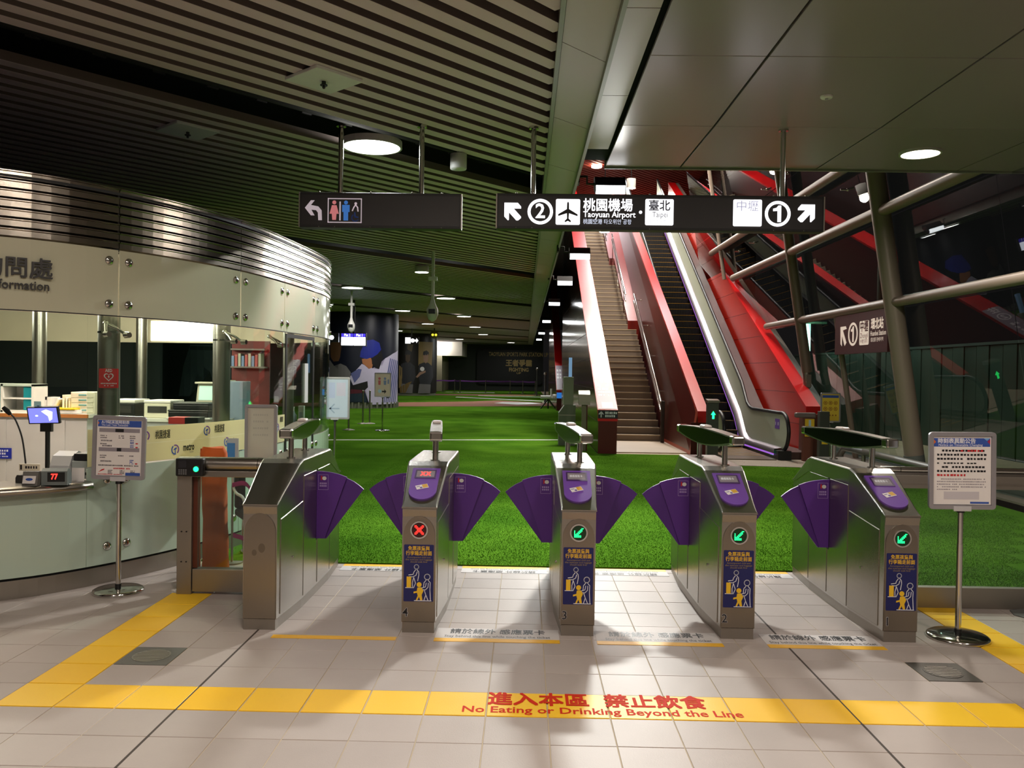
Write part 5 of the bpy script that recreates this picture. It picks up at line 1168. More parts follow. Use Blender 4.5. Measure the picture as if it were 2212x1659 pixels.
def parapet(name, label, x0, x1, y0, z0, slope, y1, xb=None, courses=True, body=None, zend=None, z_lo=0.0):
    """tall sloping wall: body, cladding courses on its left face, red cap"""
    t = thing(name, label, 'parapet', (0, 0, 0)); xb = x0 if xb is None else xb
    zt = lambda y: z0 + slope * (y - y0)
    m = MB(); P = [(y0, z_lo), (y0, z0), (y1, zt(y1)), (y1, z_lo)]
    vs = [(lerp(xb, x0, z / 1.0) + .012 if z < 1 else x0 + .012, y, z - (.02 if z > .1 else 0)) for y, z in P] + [(x1 - .012, y, z - (.02 if z > .1 else 0)) for y, z in P]
    m.add(vs, [(0, 1, 2, 3), (7, 6, 5, 4), (0, 4, 5, 1), (1, 5, 6, 2), (2, 6, 7, 3), (3, 7, 4, 0)]); m.build('core', M('front_maroon', (84, 10, 10), .35), t)
    k = 0; cz = .66
    while courses and z_lo + k * cz < zt(y1) - .1:
        a = z_lo + k * cz + .006; b_ = min(z_lo + (k + 1) * cz - .006, zt(y1)); ya = max(y0, y0 + (a - z0) / slope + .0) if a > z0 else y0; yb = max(y0, y0 + (b_ - z0) / slope) if b_ > z0 else y0
        X = lambda z: (lerp(xb, x0, z) if z < 1 else x0)
        pts = [(X(a), ya, a), (X(a), y1, a), (X(b_), y1, b_), (X(b_), yb, b_)] if yb < y1 else [(X(a), ya, a), (X(a), y1, a), (X(min(b_, zt(y1))), y1, min(b_, zt(y1)))]
        if a <= z0 < b_: pts.append((X(z0), y0, z0))
        m = MB(); n = len(pts); m.add(pts + [(p[0] + .014, p[1], p[2]) for p in pts], [tuple(range(n)), tuple(range(2 * n - 1, n - 1, -1))] + [(i, n + i, n + (i + 1) % n, (i + 1) % n) for i in range(n)])
        m.build('cladding_panel', body or RED_D, t); k += 1
    m = MB(); y = y0; ln = 4.0
    while y < y1 - .05:
        e = min(y + ln, y1); q = MB(); h = .035
        q.add([(x0 - .015, y + .004, zt(y) - .04), (x1 + .01, y + .004, zt(y) - .04), (x1 + .01, e, zt(e) - .04), (x0 - .015, e, zt(e) - .04), (x0 - .015, y + .004, zt(y) + h), (x1 + .01, y + .004, zt(y) + h), (x1 + .01, e, zt(e) + h), (x0 - .015, e, zt(e) + h)],
              [(0, 3, 2, 1), (4, 5, 6, 7), (0, 1, 5, 4), (1, 2, 6, 5), (2, 3, 7, 6), (3, 0, 4, 7)]); q.build('cap', RED, t); y = e
    q = MB(); q.box(x0 - .012, x1 + .008, y0 - .012, y0 + .01, z0 - .20, z0 + .030); q.build('nose_cap', RED, t)
    q = MB(); q.box((xb if xb < x0 else x0) + .002, x1 - .004, y0 - .008, y0 + .01, z_lo, z0 - .202); q.build('front_panel', M('front_maroon', (84, 10, 10)), t)
    return t
OLIVE = M('bronze_cladding', (96, 70, 52), .16, .55, .05, 1)
lp = parapet('red_parapet', 'red capped parapet left of the stone staircase with a white printed band', 1.52, 1.91, 17.4, .88, .492, 35.0, body=OLIVE)
an = math.atan(.492); T = Matrix.Translation((1.715, 17.42, .925)) @ Matrix.Rotation(an, 4, 'X')
GP = M('violet_grey_print', (168, 150, 168), .4); WP = M('print_white', (244, 240, 244), .4)
m = MB(); m.T = T; m.box(-.195, .195, .01, 2.15, 0, .003); pb = m.build('printed_band', GP, lp)
text('②', WP, pb, (0, 0, 0), .40, .26, T @ Matrix.Translation((0, 1.62, .004)), .02)
for k, (s, v) in enumerate((('往', 2.0),)): text(s, WP, pb, (0, 0, 0), .30, .20, T @ Matrix.Translation((0, v, .004)), .02)
m = MB(); m.T = T @ Matrix.Rotation(-pi / 2, 4, 'X')
for z in (1.32, 1.14, .97): illegible(m, -.15, .15, z - .12, .12, -.0035, rnd, .09, .95)
for z in (.80, .66): illegible(m, -.15, .15, z - .07, .07, -.0035, rnd, .05, .9)
m.T = T; m.box(-.11, .12, .05, .30, .003, .0042); m.build('print', WP, pb)
m = MB(); m.box(1.512, 1.918, 17.375, 17.389, .735, .905); pl = m.build('direction_plate', M('plate_navy', (26, 26, 40), .4), lp)
m = MB(); stroke(m, [(1.575, .765), (1.575, .87)], .020, 17.375, .002); stroke(m, [(1.535, .825), (1.575, .875), (1.615, .825)], .020, 17.375, .002); illegible(m, 1.66, 1.90, .83, .05, 17.375, rnd, .042, .95); illegible(m, 1.66, 1.86, .765, .05, 17.375, rnd, .042, .95); m.build('print', INKW, pl)
mp = parapet('red_parapet', 'red capped parapet between the staircase and the escalator', 3.57, 3.77, 17.4, .88, .493, 35.0, xb=3.42, body=M('terracotta_panel', (182, 76, 54), .34, 0, .08, 1.2))
q = MB(); q.box(3.475, 3.485, 18.85, 19.0, .82, .98); q.build('call_plate', M('pale_green_plate', (176, 204, 170), .4), mp)
rp = parapet('red_parapet', 'red capped parapet right of the escalator below the glass facade', 5.78, 6.05, 17.4, 1.016, .484, 35.0, body=M('crimson_panel', (190, 40, 26), .30, .1, .08, 1.2))
q = MB(); zf = lambda y: 1.016 + .484 * (y - 17.4)
q.add([(6.06, 17.4, zf(17.4) - .1), (6.20, 17.4, zf(17.4) - .1), (6.20, 35, zf(35) - .1), (6.06, 35, zf(35) - .1), (6.06, 17.4, zf(17.4) + .02), (6.20, 17.4, zf(17.4) + .02), (6.20, 35, zf(35) + .02), (6.06, 35, zf(35) + .02)], [(0, 3, 2, 1), (4, 5, 6, 7), (0, 1, 5, 4), (1, 2, 6, 5), (2, 3, 7, 6), (3, 0, 4, 7)]); q.build('sill', M('sill_grey', (112, 98, 90), .5), rp)
q = MB(); q.prism([(17.36, 0), (17.36, .90), (17.1, .90), (17.05, 0)], 5.62, 5.98, 'x'); q.build('plinth', M('brown_plinth', (112, 66, 52), .4), rp)
parapet('red_parapet', 'distant red capped parapet of the next staircase behind the soffit', 1.40, 1.72, 37.0, .88, .50, 50.0, body=OLIVE)
dp = [o for o in bpy.data.objects if o.name.startswith('red_parapet')][-1]
T = Matrix.Translation((1.56, 37.02, .925)) @ Matrix.Rotation(math.atan(.5), 4, 'X'); m = MB(); m.T = T; m.box(-.155, .155, .02, 2.4, 0, .004); pb = m.build('printed_band', GP, dp)
m = MB(); m.T = T @ Matrix.Rotation(-pi / 2, 4, 'X')
for z in (2.0, 1.6, 1.3): illegible(m, -.12, .12, z - .22, .22, -.0045, rnd, .12, .95)
m.build('print', WP, pb)
m = MB(); m.box(1.40, 1.72, 36.97, 36.985, .55, .80); m.build('blue_plate', M('plate_blue', (40, 110, 190), emit=.8), dp)
# handrails on the middle parapet
t = thing('handrail', 'pair of steel rails along the lower flight of the stairs', 'handrail', (0, 0, 0))
for z in (.93, .72): m = MB(); m.tube([(3.30, 20.5, z + .06), (3.30, 26.0, z + .06 + 5.5 * RH / RD)], .034, 12); m.build('rail', CHROME, t)
m = MB()
for y in (21.0, 22.6, 24.2, 25.7): z = .99 + (y - 20.5) * RH / RD; m.cyl((3.30, y, z - .02), (3.56, y, z - .05), .010, n=8); m.ball((3.48, y, z - .04), .022)
m.build('bracket', CHROME, t); m = MB(); m.box(3.29, 3.37, 20.36, 20.50, 0, 1.02, .01); m.build('end_post', M('post_dark', (70, 62, 58), .3, .7), t)
t = thing('handrail', 'pair of steel rails along the upper flights of the stairs', 'handrail', (0, 0, 0))
for z in (.93, .72):
    m = MB(); m.tube([(3.06, 26.1, YZ(26.1) + z), (3.06, 30.7, YZ(30.7) + z)], .024, 12); m.build('rail', CHROME, t)
    m = MB(); m.tube([(2.86, 30.6, YZ(30.6) + z), (2.86, 34.6, YZ(34.6) + z)], .024, 12); m.build('rail', CHROME, t)
m = MB()
for x, y in ((3.06, 26.6), (3.06, 28.4), (3.06, 30.3), (2.86, 31.2), (2.86, 33.4)): m.cyl((x, y, YZ(y) + .1), (x, y, YZ(y) + .93), .012, n=8); m.ball((x, y, YZ(y) + .93), .03)
m.build('bracket', CHROME, t)
# escalator
es = thing('escalator', 'escalator with black yellow edged steps and grey green balustrade', 'escalator', (0, 0, 0))
YE, ZE = 19.2, 41
ESTEP = M('escalator_step', (22, 20, 20), .45, .3); EY = M('step_edge_yellow', (176, 132, 40), .5)
e0 = None
for k in range(1, 41):
    if e0 is None:
        m = MB(); m.box(3.98, 4.92, 0, .36, -.34, 0)
        m.m = 1; m.box(3.98, 4.92, -.004, .030, -.004, .004); m.m = 0
        for q in range(12): m.box(4.0 + q * .077, 4.03 + q * .077, -.006, 0, -.18, -.01)
        e0 = m.build('step', [ESTEP, EY], es); o = e0
    else: o = inst(e0, 'step', es)
    o.location = (0, YE + (k - 1) * .35, k * .2)
m = MB(); m.box(3.98, 4.92, 16.5, 19.2, -.01, .035)
m.m = 1
for y in (17.3, 17.65, 18.0, 18.35, 18.7, 19.05): m.box(3.98, 4.92, y, y + .05, .035, .039)
m.build('comb_plate', [M('comb_plate', (80, 66, 46), .45, .5), EY], es)
def ez(y): return 0 if y < 19.0 else (max(0, (y - 19.0)) * .577 if y > 19.6 else .577 * (y - 19.0) ** 2 / 1.2 + 0)
BAL = M('balustrade_panel', (188, 196, 174), .42, 0, .03, 1, spec=.4)
for side, xb in (('r', 5.10), ('l', 3.86)):
    ys = [16.75 + .25 * q for q in range(12)] + [20 + .8 * q for q in range(18)]
    lowp = [(y, ez(y) + .22) for y in ys]; top = [(y, ez(y) + .90) for y in ys]
    nose = [(16.62 + .13 - .34 * cos(a), .56 + .34 * sin(a)) for a in [-pi / 2 + pi * q / 10 for q in range(11)]]
    m = MB(); m.prism(lowp + top[::-1] + [(16.75 - .32 * cos(a), .56 + .34 * sin(a)) for a in [pi / 2 - pi * q / 10 for q in range(1, 10)]], xb, xb + .03, 'x'); m.build('balustrade', BAL, es)
    m = MB(); C = [(xb + .015, 17.0, .16), (xb + .015, 16.72, .19), (xb + .015, 16.50, .32), (xb + .015, 16.40, .56), (xb + .015, 16.50, .80), (xb + .015, 16.72, .92)] + [(xb + .015, y, z + .025) for y, z in top[1:]]
    m.tube([tuple(p) for p in catmull(C[:7], 4)] + C[7:], .038, 10); m.build('handrail', BLACK, es)
    d0, d1 = (xb - .16, xb - .002) if side == 'r' else (xb + .032, xb + .13)
    m = MB(); R = [[(d0, y, z - .10), (d0, y, z + .0), (d1, y, z + .03)] for y, z in lowp]; m.sheet(R, True); m.build('deck_strip', M('deck_steel', (172, 166, 176), .32, .9), es)
    if side == 'r':
        m = MB(); m.sheet([[(d0 - .004, y, z - .125), (d0 - .004, y, z - .09)] for y, z in lowp], True); m.build('skirt_line', M('violet_light', (150, 92, 200), emit=.9), es)
        m = MB(); m.prism([(16.55, .02), (19.2, .02), (19.2, .2), (16.55, .2)], xb - .14, xb + .12, 'x'); bs = m.build('newel_base', BLACK, es)
        m = MB(); q0 = Matrix.Translation((xb - .142, 16.95, .12)) @ Matrix.Rotation(-pi / 2, 4, 'Z')
        m.T = q0
        for k in range(4): m.box(-.11 + k * .055, -.085 + k * .055, -.001, .001, -.035, .035)
        m.build('green_digits', M('led_teal', (20, 220, 150), emit=2.0), bs)
        m = MB(); m.box(xb - .004, xb, 16.95, 17.25, .60, .80); st_ = m.build('sticker', M('violet_sticker', (120, 84, 180), .5), es)
        m = MB(); m.T = Matrix.Translation((xb - .0045, 17.1, .70)) @ Matrix.Rotation(-pi / 2, 4, 'Z'); illegible(m, -.12, .12, -.03, .07, 0, rnd, .05); m.build('print', INKW, st_)
m = MB(); R = [(y, max(0, ez(y) - .5)) for y in ys]; m.prism([(y, ez(y) + .16) for y in ys] + [(y, -.005) for y in (ys[-1], ys[0])], 5.14, 5.70, 'x'); m.build('outer_deck', M('outer_deck', (70, 54, 50), .4), es)
t = thing('indicator_post', 'grey post with a lit green up arrow before the escalator', 'post', (3.62, 16.25, .0)); m = MB(); m.box(-.105, .105, 0, .16, .012, 1.13, .006); c = m.build('body', M('post_green_grey', (62, 66, 60), .4), t)
m = MB(); m.prism([(-.02, 1.13), (.18, 1.13), (.18, 1.20), (-.02, 1.175)], -.115, .115, 'x'); m.build('cap', STEEL, t)
m = MB(); m.prism([(-.02, .82), (.02, .82), (.02, .90), (.045, .90), (0, .97), (-.045, .90), (-.02, .90)], -.001, -.004, 'y'); m.build('arrow', LEDG, c)
t = thing('newel_stub', 'low grey rail stub with a yellow notice at the red wall', 'post', (5.30, 16.4, 0)); m = MB(); m.box(-.06, .34, 0, .12, .86, .96, .03); m.build('rail', M('stub_grey', (116, 104, 100), .4), t); m = MB(); m.box(.10, .30, .03, .12, .012, .86, .01); m.build('post', M('brown_plinth', (112, 66, 52)), t)
m = MB(); m.box(.12, .30, -.012, -.006, .50, .84); yn = m.build('notice', M('notice_yellow', (232, 196, 44), .5), t); m = MB(); m.box(.19, .235, -.0135, -.012, .67, .82); m.m = 1; illegible(m, .13, .29, .60, .04, -.012, rnd, .03); m.build('print', [M('pale_blue_ink', (180, 210, 226)), INKK], yn)
t = thing('dark_column_post', 'dark square post with a yellow sticker beside the yellow notice stand', 'post', (5.52, 15.6, 0)); m = MB(); m.box(-.09, .09, 0, .14, .012, 1.02, .008); m.build('body', M('post_green_grey', (62, 66, 60)), t); m = MB(); m.box(-.05, .06, -.004, 0, .42, .62); m.build('sticker', M('notice_yellow', (232, 196, 44)), t)
t, sh, T = simple_stand(5.72, 15.9, .37, .55, .80, M('poster_yellow', (232, 200, 60), .5), 'small stand with a yellow poster beside the escalator', .16)
m = MB(); m.T = T; m.box(-.15, .15, -.0065, -.0055, .455, .505); m.m = 1
for r in range(2):
    for q in range(3): ring(m, ngon(-.095 + q * .095, .36 - r * .11, .036, 14), ngon(-.095 + q * .095, .36 - r * .11, .026, 14), -.0055, -.0065); m.prism(ngon(-.095 + q * .095, .36 - r * .11, .014, 8), -.0055, -.0065, 'y')
for q in range(5): m.prism(ngon(-.12 + q * .055, .13, .014, 8), -.0055, -.0065, 'y')
m.build('print', [INKB, M('amber_ink', (150, 90, 30), .5)], sh)
# cabinet pillar and card validator left of the left parapet
t = thing('call_cabinet', 'grey shouldered cabinet with a tall panel left of the red parapet', 'cabinet', (.98, 19.2, .012)); m = MB(); m.prism([(-.20, 0), (.18, 0), (.18, .92), (-.07, .92), (-.20, .74)], 0, .3, 'y'); m.build('body', M('cabinet_olive', (108, 116, 98), .4, .2), t); m = MB(); m.box(-.10, .13, .05, .25, .92, 1.56, .008); m.build('panel', M('cabinet_pale', (150, 156, 134), .4), t); m = MB(); m.box(-.20, .181, -.004, 0, .68, .70); m.build('seam', STEEL_D, t)
m = MB(); m.box(.02, .09, .10, .20, 1.56, 2.0); m.build('blue_label_strip', M('strip_blue', (130, 170, 210), emit=.5), t)  # a label strip, no lamp; a faint glow is put into its colour
t = thing('card_validator', 'slim post with a tilted steel card reader before the bronze wall', 'reader', (1.26, 17.9, .012)); m = MB(); m.box(-.05, .05, 0, .06, 0, 1.02, .006); m.build('post', M('validator_post', (120, 116, 96), .35, .6), t); m = MB(); m.prism([(-.08, .98), (.10, 1.02), (.10, 1.28), (-.08, 1.20)], -.12, .12, 'x'); m.build('head', STEEL, t)
m = MB(); m.box(.055, .075, .01, .06, 0, 1.0); m.build('red_edge', M('front_maroon', (84, 10, 10)), t)

# ================================================================== GLASS FACADE
xf = lambda z: 6.35 - .157 * z
win = bpy.data.objects.new('window_1', None); COL.objects.link(win); setting(win)
TUBE = M('facade_tube', (142, 128, 114), .42, .1, .04, 2)
def tubep(name, a, b_, r): m = MB(); m.cyl(a, b_, r, n=24); return m.build(name, TUBE, win)
c1 = tubep('column', (xf(.0), 13.7, .05), (xf(9.5), 13.7, 9.5), .148); m = MB(); m.cyl((xf(0), 13.7, 0), (xf(.42), 13.7, .42), .156, n=24); m.build('column_foot', M('foot_grey', (98, 104, 100), .5), c1)
c2 = tubep('column', (xf(1.75), 18.3, 1.75), (xf(9.5), 18.3, 9.5), .110); m = MB(); m.cyl((xf(1.5), 18.3, 1.2), (xf(2.1), 18.3, 2.1), .085, n=20); m.box(xf(1.7) - .05, xf(1.7) + .05, 18.2, 18.4, 1.2, 1.7); m.build('bracket', STEEL_D, c2)
tubep('column', (xf(4.4), 24.3, 4.4), (xf(9.5), 24.3, 9.5), .055)
tubep('mullion', (xf(.1), 16.2, .1), (xf(2.8), 16.2, 2.8), .052)
for z, y1, r in ((2.87, 20.8, .080), (4.33, 23.3, .095), (5.30, 25.4, .085)):
    m = MB(); m.cyl((xf(z), 7.6, z), (xf(z), y1, z), r, n=24); m.ball((xf(z), y1, z), r); m.build('transom', TUBE, win)
FG = glass('facade_glass', (196, 206, 202), .03, .01)
YS2 = [7.6, 10.7, 13.75, 18.3, 23.0, 28.0]; ZS2 = [.12, 2.80, 4.26, 5.9, 8.6]
for ya, yb in zip(YS2, YS2[1:]):
    for za, zb in zip(ZS2, ZS2[1:]):
        if ya > 18 and za < 1: continue
        m = MB(); o_ = .17; m.add([(xf(za) + o_, ya + .008, za + .008), (xf(za) + o_, yb - .008, za + .008), (xf(zb) + o_, yb - .008, zb - .008), (xf(zb) + o_, ya + .008, zb - .008)], [(0, 1, 2, 3)])
        m.build('pane', FG, win)
m = MB()
for y in (9.2, 10.7, 12.2, 13.75, 15.3, 16.8, 18.3, 19.9, 21.5, 23.0):
    for z in (4.26, 4.9, 5.9): m.cyl((xf(z) + .03, y, z + .12), (xf(z) + .16, y, z + .12), .018, n=8); m.ball((xf(z) + .16, y, z + .12), .03)
m.build('glass_fitting', CHROME, win)
m = MB(); m.box(6.2, 6.45, 7.6, 17.3, 0, .12); m.build('sill', M('sill_grey', (112, 98, 90)), win)
t = thing('guard_rail', 'low thick grey tube rail along the foot of the glass facade', 'rail', (0, 0, 0)); m = MB(); m.tube([(6.0, 11.2, .34), (6.0, 15.9, .34), (6.0, 16.1, .2), (6.0, 16.1, .02)], .062, 14); m.build('tube', M('guard_grey', (120, 122, 118), .4, .5), t); m = MB()
for y in (11.4, 13.2, 15.0): m.cyl((6.0, y, .012), (6.0, y, .34), .035, n=12)
m.build('post', STEEL_D, t)
# maroon direction panel hung under the lower transom
t = thing('direction_panel', 'dark maroon panel with platform number one under the facade tubes', 'sign', (5.90, 14.95, 2.43)); m = MB(); m.box(-.04, .04, -1.16, 1.16, -.35, .36); pn = m.build('board', M('board_maroon', (62, 22, 22), .4), t)
IV = M('ivory_print', (226, 206, 190), emit=.55)
SF = Matrix(((0, 0, -1, -.042), (-1, 0, 0, 0), (0, 1, 0, 0), (0, 0, 0, 1)))
def side2(mb, poly): mb.T = SF; mb.prism(poly, 0, .003, 'z')
m = MB(); side2(m, [(-.88, .16), (-.62, .16), (-.58, .11), (-.76, .09), (-.58, -.14), (-.66, -.20), (-.80, .0), (-.80, -.20), (-.86, -.16)]); m.build('arrow', IV, pn)
m = MB(); m.T = SF; ring(m, ngon(-.28, 0, .22, 28, .21), ngon(-.28, 0, .17, 28, .165), 0, .003, 'z'); m.build('number_ring', IV, pn)
m = MB(); side2(m, [(-.30, -.14), (-.24, -.14), (-.24, .14), (-.285, .14), (-.32, .10), (-.37, .085), (-.37, .045), (-.30, .05)]); m.build('numeral', IV, pn)
m = MB(); side2(m, rrect(.02, .42, -.21, .21, .03)); wb = m.build('name_panel', IV, pn)
text('中壢', M('maroon_ink', (110, 60, 60), .5), wb, (0, 0, 0), .20, .34, SF @ Matrix.Translation((.22, .10, .0036)), .02); text('Zhongli', M('maroon_ink', (110, 60, 60)), wb, (0, 0, 0), .12, .34, SF @ Matrix.Translation((.22, -.05, .0036))); text('中壢 중리', M('maroon_ink', (110, 60, 60)), wb, (0, 0, 0), .08, .30, SF @ Matrix.Translation((.22, -.15, .0036)))
text('環北站', IV, pn, (0, 0, 0), .20, .50, SF @ Matrix.Translation((.76, .12, .003)), .02); text('Huanbei Station', IV, pn, (0, 0, 0), .12, .62, SF @ Matrix.Translation((.80, -.03, .003)), .01); text('環北駅 환베이역', IV, pn, (0, 0, 0), .08, .50, SF @ Matrix.Translation((.76, -.14, .003)))
t = thing('lamp_box', 'upright teal lit lamp outside the facade beyond the tubes', 'lamp', (9.3, 28.0, 0)); m = MB(); m.box(-.07, .07, -.05, .05, 2.5, 3.4, .01); m.build('diffuser', M('teal_light', (176, 240, 214), emit=1.1), t); m = MB(); m.cyl((0, 0, -.02), (0, 0, 2.5), .04, n=10); m.box(-.6, .6, -.04, .04, 3.4, 3.47); m.build('post', M('lamp_green', (80, 120, 96), .5), t)
light('POINT', (9.1, 27.6, 3.0), 30, (.7, 1.0, .85), .1)

# ================================================================== FLOODLIGHTS
FLL = M('flood_lens', (248, 252, 255), emit=8.0)
for i, (x, y, z) in enumerate(FLOODS):
    t = thing('floodlight', ('nearest black floodlight with a bright slot above the platform sign', 'second black floodlight along the soffit edge below the sign', 'third black floodlight along the soffit edge', 'fourth black floodlight along the soffit edge', 'fifth black floodlight along the soffit edge', 'last but one tiny black floodlight along the soffit edge', 'farthest tiny black floodlight along the soffit edge')[i], 'floodlight', (x, y, z), 0, 'black floodlights along the soffit edge' if i > 3 else None)
    m = MB(); m.prism([(-.02, -.06), (.02, -.085), (.20, -.02), (.30, .10), (.26, .17), (.10, .15), (-.02, .02)], -.20, .20, 'x'); m.build('head', BLACK, t)
    m = MB(); m.prism([(-.026, -.065), (.012, -.092), (.016, -.088), (-.020, .01), (-.028, .012)], -.19, .19, 'x'); m.build('lens', FLL, t)
    m = MB(); m.tube([(-.20, .12, .06), (-.30, .12, .06), (-.30, .12, .16), (-.40, .14, .16)], .016, 8); m.box(-.44, -.40, .04, .24, .06, .26); m.build('bracket', M('bracket_dark', (40, 38, 36), .5), t)
for x, y, z, lab in ((3.16, 26.0, 7.35, 'small warm lamp hanging over the stairs above the sign'), (2.09, 23.0, 5.5, 'small warm lamp hanging over the stairs below the sign')):
    t = thing('pendant_lamp', lab, 'lamp', (x, y, z)); m = MB(); m.lathe([(.14, 0), (.14, .28), (.001, .30)], (0, 0, 0), 20); m.build('shade', M('speaker_white', (214, 214, 208)), t); m = MB(); m.prism(ngon(0, 0, .125, 20), -.006, .01, 'z'); m.build('diffuser', LAMPW, t); m = MB(); m.cyl((0, 0, .3), (0, 0, 10.55 - z), .012, n=8); m.build('stem', BLACK, t)

# ================================================================== FAR HALL
def wrap(name, parent, R, poly, mat, off):
    """flat outline (offset along the girth in m, height) laid round a pillar of radius R facing the camera"""
    bm = bmesh.new(); f = bm.faces.new([bm.verts.new((u, 0, z)) for u, z in poly]); bmesh.ops.triangulate(bm, faces=[f])
    u0 = min(p[0] for p in poly); u1 = max(p[0] for p in poly); q = u0 + .16
    while q < u1:
        bmesh.ops.bisect_plane(bm, geom=bm.verts[:] + bm.edges[:] + bm.faces[:], plane_co=(q, 0, 0), plane_no=(1, 0, 0)); q += .16
    for v in bm.verts:
        a = v.co.x / R; z = v.co.z; v.co = Vector(((R + off) * sin(a), -(R + off) * cos(a), z))
    m = MB(); m.bm(bm); return m.build(name, mat, parent)
def px_u(c, hw, R, px):  return R * math.asin(max(-.985, min(.985, (px - c) / hw)))
SKIN = M('print_skin', (176, 112, 72), .5); JER = M('print_jersey', (206, 196, 226), .5); JBL = M('print_jersey_shadow', (96, 100, 156), .5); CAPB = M('print_cap_blue', (26, 40, 150), .5); HAIR = M('print_dark', (20, 16, 20), .5); NV = M('print_navy', (16, 20, 40), .4); TAN = M('print_tan', (150, 126, 84), .5); PGREY = M('print_grey', (120, 116, 118), .5); MRN = M('print_maroon', (90, 24, 40), .5)
p1 = thing('round_pillar', 'huge round pillar wrapped with a print of a ballplayer in a blue cap', 'pillar', (-7.42, 37.7, 0)); R1 = 1.72; rz = atan2(7.42, 37.7); p1.rotation_euler = (0, 0, rz)
m = MB(); m.cyl((0, 0, .26), (0, 0, 4.2), R1, n=64); m.build('shaft', NV, p1); m = MB(); m.cyl((0, 0, 0), (0, 0, .26), R1 - .06, n=48)
for q in range(40): a = 2 * pi * q / 40; m.box(cos(a) * R1 - .04, cos(a) * R1 + .04, sin(a) * R1 - .04, sin(a) * R1 + .04, 0, .27)
m.build('base_slats', M('base_slat', (120, 122, 104), .5), p1)
def P1(pts): return [(px_u(652, 635, R1, x), 1.655 - (680 + y / 7.54 - 799.5) / 1825 * 36.2) for x, y in pts]
def P1s(name, pts, mat, off): wrap(name, p1, R1, P1(pts), mat, off)
P1s('print_jersey', [(640, 860), (690, 800), (860, 870), (980, 890), (1060, 700), (1180, 620), (1268, 560), (1275, 1450), (820, 1465), (780, 1180), (700, 1130), (560, 1150), (500, 1020)], JER, .006)
P1s('print_second_jersey', [(150, 1030), (150, 860), (190, 740), (260, 840), (340, 920), (360, 800), (450, 840), (520, 940), (510, 1030)], PGREY, .006)
P1s('print_second_face', [(190, 470), (270, 430), (380, 470), (350, 700), (330, 760), (250, 770), (205, 700)], M('print_skin_dark', (96, 66, 44), .5), .007)
P1s('print_cap', [(660, 690), (670, 600), (760, 520), (740, 420), (860, 400), (960, 450), (990, 560), (930, 640), (860, 690), (760, 720)], CAPB, .009)
P1s('print_hair', [(840, 700), (930, 640), (990, 560), (1020, 690), (960, 880), (900, 860), (850, 800)], HAIR, .010)
P1s('print_face', [(690, 720), (830, 700), (865, 790), (850, 860), (800, 880), (760, 820), (700, 790)], SKIN, .008)
P1s('print_sleeve_shadow', [(520, 960), (640, 880), (690, 890), (660, 1010), (580, 1110), (560, 1040)], JBL, .009)
P1s('print_glove', [(520, 1160), (680, 1110), (780, 1080), (790, 1180), (740, 1230), (520, 1210)], HAIR, .010)
P1s('print_belt', [(520, 1215), (740, 1200), (740, 1270), (520, 1290)], MRN, .009)
P1s('print_trouser_dark', [(520, 1290), (750, 1270), (780, 1420), (520, 1420)], M('print_teal_dark', (24, 44, 60), .5), .009)
for k in range(7):
    x = 1075 + k * 30; P1s('print_pinstripe', [(x + 60, 700 + k * 8), (x + 78, 700 + k * 8), (x + 30, 1000), (x - 20, 1430), (x - 34, 1430), (x + 8, 1000)], JBL, .010)
def ringpts(cx, cy, rx, ry): return [(cx + rx * cos(a), cy + ry * sin(a)) for a in [2 * pi * q / 16 for q in range(16)]]
P1s('print_number', ringpts(1110, 1265, 34, 40) , HAIR, .011); P1s('print_number', ringpts(1110, 1265, 16, 22), JER, .012); P1s('print_number', ringpts(1108, 1320, 38, 42)[::1], HAIR, .011); P1s('print_number', ringpts(1108, 1320, 18, 24), JER, .012)
for r in range(3):
    for q in range(2): P1s('print_mark', ringpts(75 + q * 40, 640 + r * 65, 12, 12), PGREY, .006)
p2 = thing('round_pillar', 'farther round pillar wrapped with a print of two ballplayers in dark jerseys', 'pillar', (-7.75, 57.5, 0)); R2 = 1.72; p2.rotation_euler = (0, 0, atan2(7.75, 57.5))
m = MB(); m.cyl((0, 0, .2), (0, 0, 4.2), R2, n=64); m.build('shaft', M('print_black', (22, 20, 18), .4), p2); m = MB(); m.cyl((0, 0, 0), (0, 0, .2), R2 - .05, n=48); m.build('base', M('base_slat', (120, 122, 104)), p2)
def P2s(name, pts, mat, off): wrap(name, p2, R2, [(px_u(1490, 425, R2, x), 1.655 - (680 + y / 7.54 - 800.5) / 1825 * 55.8) for x, y in pts], mat, off)
P2s('print_panel', [(1600, 430), (1840, 430), (1820, 820), (1600, 820)], TAN, .006); P2s('print_panel', [(1420, 430), (1520, 430), (1490, 600), (1420, 560)], M('print_tan_dark', (96, 82, 56), .5), .006)
for cx, sk in ((1720, 0), (1430, 1)):
    P2s('print_body', [(cx - 110, 800), (cx - 40, 770), (cx + 40, 770), (cx + 110, 830), (cx + 130, 1000), (cx + 80, 1130), (cx - 90, 1120), (cx - 120, 960)], M('print_charcoal', (52, 52, 60), .5), .008)
    P2s('print_face', [(cx - 40, 640), (cx + 40, 630), (cx + 36, 740), (cx, 785), (cx - 36, 740)], M('print_face', (166, 130, 112), .5) if not sk else M('print_face_dark', (84, 66, 50), .5), .009)
    P2s('print_cap', [(cx - 50, 650), (cx - 40, 590), (cx + 10, 570), (cx + 50, 600), (cx + 48, 645)], M('print_cap_dark', (44, 44, 48), .5), .010)
    P2s('print_trousers', [(cx - 100, 1120), (cx + 90, 1130), (cx + 80, 1275), (cx + 20, 1275), (cx + 5, 1180), (cx - 20, 1275), (cx - 120, 1275)], PGREY, .009)
